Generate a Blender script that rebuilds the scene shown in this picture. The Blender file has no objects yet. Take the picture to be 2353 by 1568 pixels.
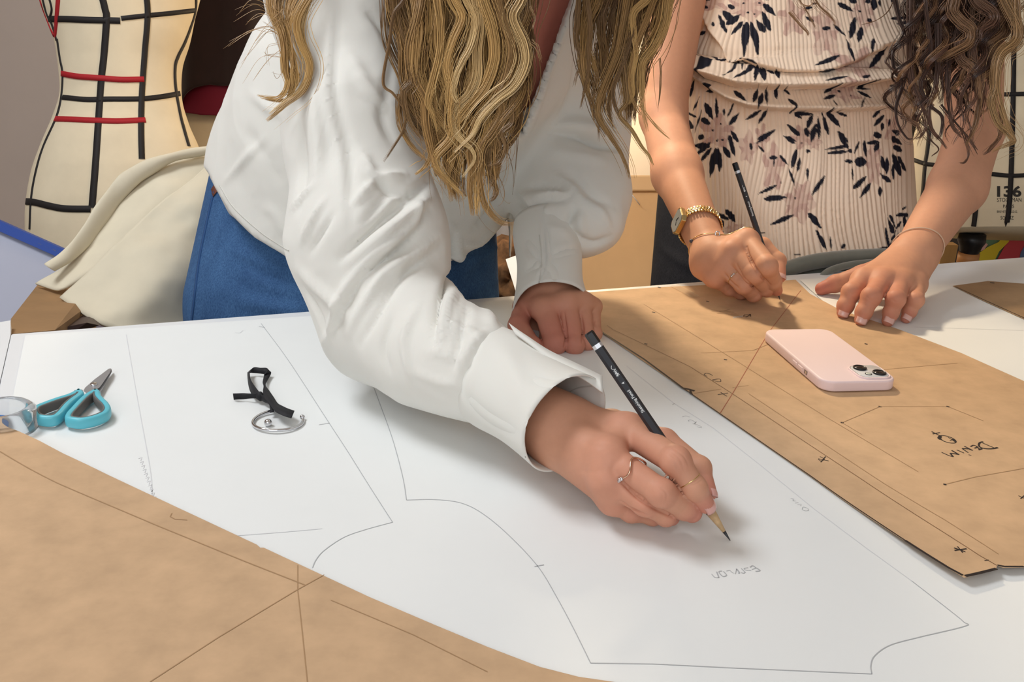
import bpy, bmesh, math, random
import numpy as np
from mathutils import Vector, Matrix
from mathutils.bvhtree import BVHTree

# ------------------------------------------------------------------ camera, world, light, exposure
W, H = 2353.0, 1568.0
F = 2300.0                                  # focal length in pixels
TH = 0.88                                   # table height
CH = 0.36                                   # camera above the table
PITCH, ROLL = math.radians(19.7), math.radians(2.5)
COL = bpy.context.scene.collection
_fw = np.array([0, math.cos(PITCH), -math.sin(PITCH)])
_up = np.array([0, math.sin(PITCH), math.cos(PITCH)])
_rt = np.array([1.0, 0, 0])
RT = _rt * math.cos(ROLL) + _up * math.sin(ROLL)
DN = -(-_rt * math.sin(ROLL) + _up * math.cos(ROLL))
FW = _fw
CAM = np.array([0.0, 0.0, TH + CH])
R3 = np.stack([RT, DN, FW])                 # rows: camera right, down, forward

cd = bpy.data.cameras.new('camera'); cam = bpy.data.objects.new('camera', cd); COL.objects.link(cam)
cd.sensor_width = 36.0; cd.lens = 36.0 * F / W; cd.clip_start = 0.02
M = Matrix.Identity(4)
for i in range(3):
    M[i][0] = RT[i]; M[i][1] = -DN[i]; M[i][2] = -FW[i]; M[i][3] = CAM[i]
cam.matrix_world = M
SC = bpy.context.scene
SC.camera = cam
SC.view_settings.view_transform = 'Standard'; SC.view_settings.look = 'None'
SC.view_settings.gamma = 1.0; SC.view_settings.use_curve_mapping = False
SC.view_settings.exposure = 0.34

wd = bpy.data.worlds.new('world'); SC.world = wd; wd.use_nodes = True
wd.node_tree.nodes['Background'].inputs[0].default_value = (0.93, 0.965, 1.0, 1)
wd.node_tree.nodes['Background'].inputs[1].default_value = 0.60

def area(name, loc, target, size, power, color, sy=None):
    l = bpy.data.lights.new(name, 'AREA'); l.shape = 'RECTANGLE'
    l.size = size; l.size_y = sy or size; l.energy = power; l.color = color
    o = bpy.data.objects.new(name, l); COL.objects.link(o); o.location = loc
    d = Vector(target) - Vector(loc); o.rotation_euler = d.to_track_quat('-Z', 'Y').to_euler()
    return o
def point(name, loc, power, color, r=0.05):
    l = bpy.data.lights.new(name, 'POINT'); l.energy = power; l.color = color; l.shadow_soft_size = r
    o = bpy.data.objects.new(name, l); COL.objects.link(o); o.location = loc
    return o
# cool ceiling panel to the left, window light from behind the camera, warm lamps behind the two people
area('ceiling_light', (-1.15, 0.95, 2.62), (-0.15, 0.85, TH), 0.8, 21, (0.92, 0.96, 1.0), 0.6)
area('window_light', (-0.5, -1.3, 2.1), (0.1, 0.9, TH), 1.4, 11, (0.95, 0.975, 1.0), 1.2)
w_ = area('warm_ceiling_lamp', (-0.02, 1.86, 1.82), (0.36, 1.12, TH), 0.12, 2.3, (1.0, 0.82, 0.58), 0.12); w_.data.spread = math.radians(80)
point('warm_lamp', (-0.26, 1.80, 1.30), 3.5, (1.0, 0.74, 0.46), 0.08)
point('wall_lamp', (0.17, 2.72, 1.02), 15, (1.0, 0.78, 0.46), 0.06)

# ------------------------------------------------------------------ pixel <-> world
def ray(px, py):
    return FW + RT * ((px - W / 2) / F) + DN * ((py - H / 2) / F)
def at_z(px, py, z=0.0):
    """world point on the horizontal plane z above the table"""
    r = ray(px, py); t = (TH + z - CAM[2]) / r[2]
    return CAM + r * t
def at_d(px, py, d):
    return CAM + ray(px, py) * d
def dz(px, py, z=0.0):
    r = ray(px, py); return (TH + z - CAM[2]) / r[2]
def C(px, py, d):
    """camera space point"""
    return np.array([(px - W / 2) * d / F, (py - H / 2) * d / F, d])
def Cz(px, py, z=0.0):
    return C(px, py, dz(px, py, z))
def to_world(P):
    return CAM + np.asarray(P) @ R3
def to_cam(P):
    return (np.asarray(P) - CAM) @ R3.T
def to_px(Pc):
    return np.stack([Pc[..., 0] / Pc[..., 2] * F + W / 2, Pc[..., 1] / Pc[..., 2] * F + H / 2], -1)

# ------------------------------------------------------------------ objects
def tag(o, label, cat, group=None, kind=None):
    if label: o['label'] = label
    if cat: o['category'] = cat
    if group: o['group'] = group
    if kind: o['kind'] = kind
    return o
def thing(name, label, cat, loc=(0, 0, 0), group=None):
    o = bpy.data.objects.new(name, None); COL.objects.link(o); o.location = loc
    o.empty_display_size = 0.05
    return tag(o, label, cat, group)
def mesh(name, V, Fc, mats=None, parent=None, smooth=True, mi=None, uv=None, col=None, label=None):
    me = bpy.data.meshes.new(name)
    V = np.asarray(V, float)
    off = np.zeros(3)
    q = parent
    while q is not None: off = off + np.array(q.location); q = q.parent
    V = V - off
    if isinstance(Fc, np.ndarray):
        n, k = Fc.shape
        me.vertices.add(len(V)); me.vertices.foreach_set('co', V.astype(np.float32).ravel())
        me.loops.add(n * k); me.loops.foreach_set('vertex_index', Fc.astype(np.int32).ravel())
        me.polygons.add(n); me.polygons.foreach_set('loop_start', np.arange(0, n * k, k, dtype=np.int32))
        me.update(calc_edges=True)
    else:
        me.from_pydata([tuple(v) for v in V], [], [tuple(f) for f in Fc])
    me.validate()
    if mats is not None:
        for m in (mats if isinstance(mats, (list, tuple)) else [mats]): me.materials.append(m)
    me.polygons.foreach_set('use_smooth', [smooth] * len(me.polygons))
    if mi is not None: me.polygons.foreach_set('material_index', np.asarray(mi, dtype=np.int32))
    if col is not None:
        a = me.color_attributes.new('col', 'FLOAT_COLOR', 'POINT')
        c = np.ones((len(V), 4), np.float32); c[:, :col.shape[1]] = col
        a.data.foreach_set('color', c.ravel())
    if uv is not None:
        l = me.uv_layers.new(name='uv'); li = np.zeros(len(me.loops), np.int32)
        me.loops.foreach_get('vertex_index', li); l.data.foreach_set('uv', np.asarray(uv, np.float32)[li].ravel())
    me.update()
    o = bpy.data.objects.new(name, me); COL.objects.link(o)
    if parent is not None: o.parent = parent
    if label: o['label'] = label
    return o

class MB:
    """collects simple shapes into one mesh"""
    def __init__(s): s.v = []; s.f = []; s.m = []; s.n = 0
    def add(s, V, Fc, m=0):
        s.v.append(np.asarray(V, float)); s.f += [[i + s.n for i in f] for f in (Fc.tolist() if isinstance(Fc, np.ndarray) else Fc)]
        s.m += [m] * len(Fc); s.n += len(V); return s
    def build(s, name, mats, parent=None, smooth=True, label=None, bevel=0):
        o = mesh(name, np.concatenate(s.v), s.f, mats, parent, smooth, s.m, label=label)
        if bevel:
            b = o.modifiers.new('bevel', 'BEVEL'); b.width = bevel; b.segments = 3; b.limit_method = 'ANGLE'; b.angle_limit = 0.6
            if smooth:
                b.harden_normals = False
        return o
def box(c, s, R=None):
    c = np.array(c, float); s = np.array(s, float) / 2
    V = np.array([[x, y, z] for x in (-1, 1) for y in (-1, 1) for z in (-1, 1)], float) * s
    if R is not None: V = V @ np.array(R).T
    return V + c, [[0, 1, 3, 2], [4, 6, 7, 5], [0, 4, 5, 1], [2, 3, 7, 6], [0, 2, 6, 4], [1, 5, 7, 3]]
def hexa(b, t):
    """prism between two polygons with the same count"""
    n = len(b); V = np.concatenate([np.asarray(b, float), np.asarray(t, float)])
    return V, [list(range(n))[::-1], list(range(n, 2 * n))] + [[i, (i + 1) % n, n + (i + 1) % n, n + i] for i in range(n)]
def frames(P):
    P = np.asarray(P, float); T = np.gradient(P, axis=0); T /= np.linalg.norm(T, axis=1, keepdims=True) + 1e-12
    a = np.array([0, 0, 1.0]) if abs(T[0][2]) < 0.9 else np.array([1.0, 0, 0])
    N = np.zeros_like(P); n = a - T[0] * (a @ T[0]); n /= np.linalg.norm(n)
    for i in range(len(P)):
        n = n - T[i] * (n @ T[i]); n /= np.linalg.norm(n) + 1e-12; N[i] = n
    return T, N, np.cross(T, N)
def grid_faces(n, m, closed=True, cap=False):
    f = []
    mm = m if closed else m - 1
    for i in range(n - 1):
        for j in range(mm):
            f.append([i * m + j, i * m + (j + 1) % m, (i + 1) * m + (j + 1) % m, (i + 1) * m + j])
    if cap: f.append(list(range(m))[::-1]); f.append([(n - 1) * m + j for j in range(m)])
    return f
def tube(P, r, sides=8, cap=True, closed=False):
    P = np.asarray(P, float); n = len(P); r = np.broadcast_to(np.asarray(r, float), (n,))
    T, N, B = frames(P)
    a = np.linspace(0, 2 * np.pi, sides, endpoint=False)
    V = P[:, None] + r[:, None, None] * (np.cos(a)[None, :, None] * N[:, None] + np.sin(a)[None, :, None] * B[:, None])
    f = grid_faces(n, sides, True, cap and not closed)
    if closed: f += [[(n - 1) * sides + j, (n - 1) * sides + (j + 1) % sides, (j + 1) % sides, j] for j in range(sides)]
    return V.reshape(-1, 3), f
def lathe(c, prof, axis=(0, 0, 1), sides=32, cap=True):
    ax = np.array(axis, float); ax /= np.linalg.norm(ax)
    a = np.array([1.0, 0, 0]) if abs(ax[0]) < 0.9 else np.array([0, 1.0, 0])
    u = a - ax * (a @ ax); u /= np.linalg.norm(u); v = np.cross(ax, u)
    t = np.linspace(0, 2 * np.pi, sides, endpoint=False)
    V = [np.array(c) + ax * z + r * (np.cos(t)[:, None] * u + np.sin(t)[:, None] * v) for r, z in prof]
    return np.concatenate(V), grid_faces(len(prof), sides, True, cap)
def spline(K, n):
    """Catmull-Rom through rows of K (any width), n samples"""
    K = np.asarray(K, float); m = len(K)
    if m == 2: return K[0] + (K[1] - K[0]) * np.linspace(0, 1, n)[:, None]
    E = np.concatenate([[2 * K[0] - K[1]], K, [2 * K[-1] - K[-2]]])
    u = np.linspace(0, m - 1 - 1e-9, n); i = u.astype(int); t = (u - i)[:, None]
    a, b, c, d = E[i], E[i + 1], E[i + 2], E[i + 3]
    return 0.5 * (2 * b + (c - a) * t + (2 * a - 5 * b + 4 * c - d) * t * t + (3 * b - a - 3 * c + d) * t ** 3)
def stroke(pts, w, up=(0, 0, 1)):
    """flat ribbon on a horizontal plane"""
    P = np.asarray(pts, float); T = np.gradient(P, axis=0); T /= np.linalg.norm(T, axis=1, keepdims=True) + 1e-12
    S = np.cross(T, np.array(up)); S /= np.linalg.norm(S, axis=1, keepdims=True) + 1e-12
    V = np.concatenate([P - S * w / 2, P + S * w / 2]); n = len(P)
    return V, [[i, i + 1, n + i + 1, n + i] for i in range(n - 1)]

# ------------------------------------------------------------------ materials
def lin(h):
    if isinstance(h, str):
        h = h.lstrip('#'); c = [int(h[i:i + 2], 16) / 255 for i in (0, 2, 4)]
    else: c = [x / 255 for x in h]
    return [x / 12.92 if x <= 0.04045 else ((x + 0.055) / 1.055) ** 2.4 for x in c]
class NT:
    def __init__(s, name):
        s.m = bpy.data.materials.new(name); s.m.use_nodes = True; s.t = s.m.node_tree
        s.b = s.t.nodes['Principled BSDF']; s.out = s.t.nodes['Material Output']
    def n(s, typ, **kw):
        x = s.t.nodes.new(typ)
        for k, v in kw.items():
            if hasattr(x, k): setattr(x, k, v)
            else: x.inputs[k.replace('_', ' ')].default_value = v
        return x
    def l(s, a, b): s.t.links.new(a, b)
    def noise(s, scale, detail=3, rough=0.5, vec=None, stretch=None):
        x = s.n('ShaderNodeTexNoise'); x.inputs['Scale'].default_value = scale; x.inputs['Detail'].default_value = detail
        x.inputs['Roughness'].default_value = rough
        tc = s.n('ShaderNodeTexCoord'); o = tc.outputs['Object']
        if stretch:
            mp = s.n('ShaderNodeMapping'); mp.inputs['Scale'].default_value = stretch; s.l(o, mp.inputs['Vector']); o = mp.outputs['Vector']
        s.l(o, x.inputs['Vector']); return x
    def ramp(s, fac, stops):
        r = s.n('ShaderNodeValToRGB'); e = r.color_ramp.elements
        while len(e) < len(stops): e.new(0.5)
        for i, (p, c) in enumerate(stops):
            e[i].position = p; e[i].color = (*c, 1)
        s.l(fac, r.inputs['Fac']); return r
    def bump(s, h, strength=0.2, dist=0.001):
        b = s.n('ShaderNodeBump'); b.inputs['Strength'].default_value = strength; b.inputs['Distance'].default_value = dist
        s.l(h, b.inputs['Height']); s.l(b.outputs['Normal'], s.b.inputs['Normal']); return b
def mat(name, color, rough=0.5, metal=0.0, spec=0.5, var=0.0, scale=60, bump=0.0, bscale=None, bdist=0.0005, trans=0.0, ior=1.45, alpha=1.0, sheen=0.0, coat=0.0, stretch=None, sss=0.0, tint=None):
    t = NT(name); c = lin(color); b = t.b.inputs
    b['Base Color'].default_value = (*c, 1); b['Roughness'].default_value = rough; b['Metallic'].default_value = metal
    b['Specular IOR Level'].default_value = spec; b['IOR'].default_value = ior
    b['Transmission Weight'].default_value = trans; b['Alpha'].default_value = alpha
    b['Sheen Weight'].default_value = sheen; b['Coat Weight'].default_value = coat
    if sss:
        b['Subsurface Weight'].default_value = sss; b['Subsurface Radius'].default_value = (1, 0.35, 0.2); b['Subsurface Scale'].default_value = 0.006
    if var:
        x = t.noise(scale, 4, 0.6, stretch=stretch)
        lo = [max(0, v * (1 - var)) for v in c]; hi = [min(1, v * (1 + var)) for v in c]
        if tint: hi = lin(tint)
        r = t.ramp(x.outputs['Fac'], [(0.3, lo), (0.7, hi)]); t.l(r.outputs['Color'], b['Base Color'])
    if bump:
        x = t.noise(bscale or scale, 3, 0.5, stretch=stretch); t.bump(x.outputs['Fac'], bump, bdist)
    return t.m
def mat_attr(name, rough=0.5, spec=0.4, sss=0.0, bump=0.0, bscale=400, bdist=0.0003, sheen=0, stretch=None, var=0.0, vscale=30, trans=0.0):
    t = NT(name); a = t.n('ShaderNodeAttribute'); a.attribute_name = 'col'
    src = a.outputs['Color']
    if var:
        x = t.noise(vscale, 4, 0.6, stretch=stretch); mx = t.n('ShaderNodeMix'); mx.data_type = 'RGBA'; mx.blend_type = 'MULTIPLY'
        r = t.ramp(x.outputs['Fac'], [(0.3, (1 - var,) * 3), (0.7, (1, 1, 1))])
        mx.inputs['Factor'].default_value = 1.0
        t.l(src, mx.inputs[6]); t.l(r.outputs['Color'], mx.inputs[7]); src = mx.outputs[2]
    t.l(src, t.b.inputs['Base Color']); t.b.inputs['Roughness'].default_value = rough; t.b.inputs['Specular IOR Level'].default_value = spec
    t.b.inputs['Sheen Weight'].default_value = sheen
    if sss:
        t.b.inputs['Subsurface Weight'].default_value = sss; t.b.inputs['Subsurface Radius'].default_value = (1, 0.35, 0.2); t.b.inputs['Subsurface Scale'].default_value = 0.005
    if bump:
        x = t.noise(bscale, 3, 0.5, stretch=stretch); t.bump(x.outputs['Fac'], bump, bdist)
    return t.m

# ------------------------------------------------------------------ implicit surfaces (camera space, metres)
class RC:
    """tapered capsule; sq = (direction, factor) flattens its cross-section"""
    def __init__(s, a, b, ra, rb, sq=None):
        s.a = np.array(a, float); s.b = np.array(b, float); s.ra = ra; s.rb = rb; s.sq = None
        s.ba = s.b - s.a; s.l2 = s.ba @ s.ba + 1e-12; s.f = 1.0
        if sq is not None: s.sq = np.array(sq[0], float) / np.linalg.norm(sq[0]); s.f = sq[1]
    def ev(s, P):
        pa = P - s.a; t = np.clip(pa @ s.ba / s.l2, 0, 1)
        e = pa - t[..., None] * s.ba
        if s.sq is not None: e = e + (e @ s.sq * (1 / s.f - 1))[..., None] * s.sq
        return np.sqrt((e * e).sum(-1)) - (s.ra + (s.rb - s.ra) * t)
    def prune(s, c, r):
        return s if s.ev(c[None])[0] * min(1, s.f) < r else None
    def box(s):
        m = max(s.ra, s.rb) * max(1, s.f)
        return np.minimum(s.a, s.b) - m, np.maximum(s.a, s.b) + m
class EL(RC):
    def __init__(s, c, r): s.c = np.array(c, float); s.r = np.array(r, float)
    def ev(s, P):
        q = (P - s.c) / s.r; k = np.sqrt((q * q).sum(-1)); k2 = np.sqrt(((q / s.r) ** 2).sum(-1)) + 1e-9
        return k * (k - 1) / k2
    def prune(s, c, r): return s if np.linalg.norm(c - s.c) - s.r.max() < r else None
    def box(s): return s.c - s.r, s.c + s.r
class UN:
    def __init__(s, k, *it): s.k = k; s.it = [i for i in it if i is not None]
    def ev(s, P):
        d = s.it[0].ev(P)
        for i in s.it[1:]:
            e = i.ev(P)
            if s.k > 0:
                h = np.maximum(s.k - np.abs(d - e), 0) / s.k; d = np.minimum(d, e) - h * h * s.k * 0.25
            else: d = np.minimum(d, e)
        return d
    def prune(s, c, r):
        it = [x for x in (i.prune(c, r + s.k) for i in s.it) if x is not None]
        return UN(s.k, *it) if it else None
    def box(s):
        b = [i.box() for i in s.it]; return np.min([x[0] for x in b], 0) - s.k, np.max([x[1] for x in b], 0) + s.k
def chain(pts, rad, sq=None, k=None):
    it = [RC(pts[i], pts[i + 1], rad[i], rad[i + 1], sq) for i in range(len(pts) - 1)]
    return UN(k if k is not None else 0.006, *it)
def polygonise(T, h, post=None, B=20):
    lo, hi = T.box(); lo = lo - 3 * h; hi = hi + 3 * h
    n = np.ceil((hi - lo) / h).astype(int) + 1; n = (np.ceil((n - 1) / B) * B + 1).astype(int)
    vol = np.full(n, 0.05, np.float32)
    g = np.arange(B + 1) * h
    rad = B * h * 0.87 * 1.05
    for i in range(0, n[0] - 1, B):
        for j in range(0, n[1] - 1, B):
            for k in range(0, n[2] - 1, B):
                o = lo + np.array([i, j, k]) * h
                c = o + B * h / 2
                q = T.prune(c, rad + 0.01)
                if q is None: continue
                dc = q.ev(c[None])[0]
                if dc < -rad * 2.2:
                    vol[i:i + B + 1, j:j + B + 1, k:k + B + 1] = -0.05; continue
                X = np.stack(np.meshgrid(o[0] + g, o[1] + g, o[2] + g, indexing='ij'), -1).reshape(-1, 3)
                d = q.ev(X)
                if post: d = post(X, d)
                vol[i:i + B + 1, j:j + B + 1, k:k + B + 1] = d.reshape(B + 1, B + 1, B + 1)
    return surface_nets(vol, lo, h)
def surface_nets(v, o, h):
    s = v < 0
    n = np.array(v.shape) - 1
    cnt = np.zeros(n, np.int8)
    for a in (0, 1):
        for b in (0, 1):
            for c in (0, 1): cnt += s[a:n[0] + a, b:n[1] + b, c:n[2] + c]
    act = (cnt > 0) & (cnt < 8); I = np.argwhere(act)
    idx = np.full(n, -1, np.int64); idx[act] = np.arange(len(I))
    acc = np.zeros((len(I), 3)); num = np.zeros(len(I))
    for ax in range(3):
        o1, o2 = [x for x in range(3) if x != ax]
        for p in (0, 1):
            for q in (0, 1):
                A = I.copy(); A[:, o1] += p; A[:, o2] += q; Bv = A.copy(); Bv[:, ax] += 1
                va = v[tuple(A.T)].astype(float); vb = v[tuple(Bv.T)].astype(float)
                c = (va < 0) != (vb < 0); t = np.where(c, va / (va - vb + 1e-20), 0)
                X = (A - I).astype(float); X[:, ax] += t
                acc[c] += X[c]; num[c] += 1
    V = o + (I + acc / num[:, None]) * h
    Q = []
    for ax in range(3):
        o1, o2 = (ax + 1) % 3, (ax + 2) % 3
        sl = [slice(None)] * 3; sl[ax] = slice(0, -1); A = s[tuple(sl)]; sl[ax] = slice(1, None); Bs = s[tuple(sl)]
        E = np.argwhere(A != Bs); ok = (E[:, o1] > 0) & (E[:, o2] > 0) & (E[:, o1] < n[o1]) & (E[:, o2] < n[o2]); E = E[ok]
        fl = A[tuple(E.T)]
        def ci(d1, d2):
            X = E.copy(); X[:, o1] += d1; X[:, o2] += d2; return idx[tuple(X.T)]
        q = np.stack([ci(-1, -1), ci(0, -1), ci(0, 0), ci(-1, 0)], 1)
        q[~fl] = q[~fl][:, ::-1]; Q.append(q)
    Q = np.concatenate(Q); Q = Q[(Q >= 0).all(1)]
    return V, Q
def project(T, V, it=3, post=None, eps=2e-4):
    V = V.copy()
    key = np.floor(V / 0.03).astype(int); _, inv = np.unique(key, axis=0, return_inverse=True)
    order = np.argsort(inv.ravel(), kind='stable'); cuts = np.flatnonzero(np.diff(inv.ravel()[order])) + 1
    for sel in np.split(order, cuts):
        P = V[sel]
        c = P.mean(0); r = np.linalg.norm(P - c, axis=1).max()
        q = T.prune(c, r + 0.012)
        if q is None: continue
        f = lambda X: (post(X, q.ev(X)) if post else q.ev(X))
        for _ in range(it):
            d = f(P); G = np.stack([f(P + e) - d for e in np.eye(3) * eps], 1) / eps
            g2 = np.clip((G * G).sum(1), 0.2, None); st = np.clip(d / g2, -0.003, 0.003)
            P = P - st[:, None] * G
        V[sel] = P
    return V
def subdivide(V, T3, mask):
    """red/green split of the triangles whose vertices are in mask"""
    E = np.concatenate([T3[:, [0, 1]], T3[:, [1, 2]], T3[:, [2, 0]]]); E.sort(1)
    U, inv = np.unique(E, axis=0, return_inverse=True); inv = inv.ravel()
    me = mask[U[:, 0]] & mask[U[:, 1]]
    nid = np.full(len(U), -1); nid[me] = len(V) + np.arange(me.sum())
    Vn = np.concatenate([V, (V[U[me, 0]] + V[U[me, 1]]) / 2])
    n = len(T3); a = nid[inv[:n]]; b = nid[inv[n:2 * n]]; c = nid[inv[2 * n:]]
    k = (a >= 0).astype(int) + (b >= 0) + (c >= 0)
    out = [T3[k == 0]]
    m = k == 3; t = T3[m]; x, y, z = a[m], b[m], c[m]
    out += [np.stack(q, 1) for q in ((t[:, 0], x, z), (x, t[:, 1], y), (z, y, t[:, 2]), (x, y, z))]
    for r in range(3):
        tt = np.roll(T3, -r, 1); aa, bb, cc = [(a, b, c), (b, c, a), (c, a, b)][r]
        m = (k == 1) & (aa >= 0); t = tt[m]
        out += [np.stack(q, 1) for q in ((t[:, 0], aa[m], t[:, 2]), (aa[m], t[:, 1], t[:, 2]))]
        m = (k == 2) & (cc < 0); t = tt[m]
        out += [np.stack(q, 1) for q in ((aa[m], t[:, 1], bb[m]), (t[:, 0], aa[m], bb[m]), (t[:, 0], bb[m], t[:, 2]))]
    return Vn, np.concatenate(out)
def quads_to_tris(Q): return np.concatenate([Q[:, [0, 1, 2]], Q[:, [0, 2, 3]]])
def vnormals(V, Fc):
    N = np.zeros_like(V); k = Fc.shape[1]
    n = np.cross(V[Fc[:, 1]] - V[Fc[:, 0]], V[Fc[:, 2]] - V[Fc[:, 0]]) if k == 3 else np.cross(V[Fc[:, 2]] - V[Fc[:, 0]], V[Fc[:, 3]] - V[Fc[:, 1]])
    for i in range(k):
        for ax in range(3): N[:, ax] += np.bincount(Fc[:, i], n[:, ax], len(V))
    return N / (np.linalg.norm(N, axis=1, keepdims=True) + 1e-15)
def polydist(P, L):
    """distance of points to a 3-D polyline"""
    L = np.asarray(L, float); best = np.full(len(P), 1e9); tt = np.zeros(len(P)); n = len(L) - 1
    for i in range(n):
        ba = L[i + 1] - L[i]; pa = P - L[i]; t = np.clip(pa @ ba / (ba @ ba + 1e-12), 0, 1)
        d = np.linalg.norm(pa - t[:, None] * ba, axis=1); m = d < best
        best[m] = d[m]; tt[m] = (i + t[m]) / n
    return best, tt
class Caster:
    """finds where a line of sight meets a mesh given in camera space"""
    def __init__(s, V, Fc): s.b = BVHTree.FromPolygons([tuple(v) for v in V], [tuple(int(i) for i in f) for f in Fc])
    def hit(s, px, py):
        d = np.array([(px - W / 2) / F, (py - H / 2) / F, 1.0])
        h = s.b.ray_cast(Vector((0, 0, 0)), Vector(d)); s.miss = h[0] is None
        if h[0] is None:
            h = s.b.find_nearest(Vector(d * 1.2))
        return np.array(h[0]), np.array(h[1])
# ------------------------------------------------------------------ materials used by the setting and the table
M = {}
M['wall'] = mat('wall_paint', '#c9bdb6', 0.8, var=0.03, scale=4, bump=0.1, bscale=200)
M['floor'] = mat('floor_wood', '#7a6a58', 0.5, var=0.15, scale=6, stretch=(1, 8, 1))
M['ceiling'] = mat('ceiling_paint', '#e6e3de', 0.9)
M['white_top'] = mat('white_laminate', '#e4e6e8', 0.35)
M['paper'] = mat('white_paper', '#e9ebea', 0.62, spec=0.25, var=0.012, scale=9, bump=0.05, bscale=90, bdist=0.0004)
M['kraft'] = mat('kraft_paper', '#c6a582', 0.68, spec=0.25, var=0.10, scale=34, bump=0.12, bscale=140, bdist=0.0004)
M['pencil_mark'] = mat('graphite_mark', '#b2b4b7', 0.6)
M['faint_mark'] = mat('faint_graphite', '#d8d9dc', 0.6)
M['ink'] = mat('black_marker', '#241c1c', 0.6)
M['brown_mark'] = mat('pencil_on_kraft', '#856242', 0.6)
M['faint_brown'] = mat('faint_pencil_on_kraft', '#a98660', 0.6)
M['red_mark'] = mat('red_pencil', '#a2543c', 0.6)
M['steel'] = mat('steel', '#a9a9ac', 0.38, metal=0.55)
M['chrome'] = mat('chrome', '#d8d8dc', 0.1, metal=1.0)
M['gold'] = mat('gold', '#d9bd84', 0.22, metal=1.0)
M['black_plastic'] = mat('black_plastic', '#17171a', 0.35)
M['dark_metal'] = mat('dark_metal', '#2b2a2c', 0.4, metal=0.6)

def structure(name, V, Fc, m):
    o = mesh(name, V, Fc, m, smooth=False); o['kind'] = 'structure'; return o
X0, X1, Y0, Y1, Z1 = -2.3, 2.6, -1.9, 3.1, 2.75
structure('floor', *box(((X0 + X1) / 2, (Y0 + Y1) / 2, -0.05), (X1 - X0 + 0.2, Y1 - Y0 + 0.2, 0.1)), M['floor'])
structure('wall_back', *box(((X0 + X1) / 2, Y1 + 0.05, Z1 / 2), (X1 - X0, 0.1, Z1)), M['wall'])
structure('wall_left', *box((X0 - 0.05, (Y0 + Y1) / 2, Z1 / 2), (0.1, Y1 - Y0 + 0.2, Z1)), M['wall'])
structure('wall_right', *box((X1 + 0.05, (Y0 + Y1) / 2, Z1 / 2), (0.1, Y1 - Y0 + 0.2, Z1)), M['wall'])
structure('ceiling', *box(((X0 + X1) / 2, (Y0 + Y1) / 2, Z1 + 0.05), (X1 - X0 + 0.2, Y1 - Y0 + 0.2, 0.1)), M['ceiling'])
structure('baseboard_back', *box(((X0 + X1) / 2, Y1 - 0.008, 0.05), (X1 - X0, 0.016, 0.1)), M['ceiling'])

# ------------------------------------------------------------------ work table
tl = at_z(25, 766)[:2]; tr = at_z(2353, 590)[:2]
EU = (tr - tl) / np.linalg.norm(tr - tl); EV = np.array([EU[1], -EU[0]])     # along the far edge / towards the camera
def tp(u, v, z=0.0): q = tl + EU * u + EV * v; return np.array([q[0], q[1], TH + z])
TL_, TW_ = 1.75, 1.02
table = thing('work_table', 'large white cutting table covered with drafting paper and kraft patterns', 'table', tuple(tp(TL_ / 2, TW_ / 2, -TH)))
def slab(u0, u1, v0, v1, z0, z1):
    q = [(u0, v0), (u1, v0), (u1, v1), (u0, v1)]
    return hexa([tp(u, v, z0) for u, v in q], [tp(u, v, z1) for u, v in q])
MB().add(*slab(0, TL_, 0, TW_, -0.032, -0.0006)).build('tabletop', M['white_top'], table, False, bevel=0.002)
for u in (0.05, TL_ - 0.11):
    for v in (0.05, TW_ - 0.11):
        MB().add(*slab(u, u + 0.06, v, v + 0.06, -TH, -0.0322)).build('leg', M['white_top'], table, False)
MB().add(*slab(0.11, TL_ - 0.11, 0.06, 0.08, -0.11, -0.0322)).add(*slab(0.11, TL_ - 0.11, TW_ - 0.08, TW_ - 0.06, -0.11, -0.0322)).build('apron', M['white_top'], table, False)

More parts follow.
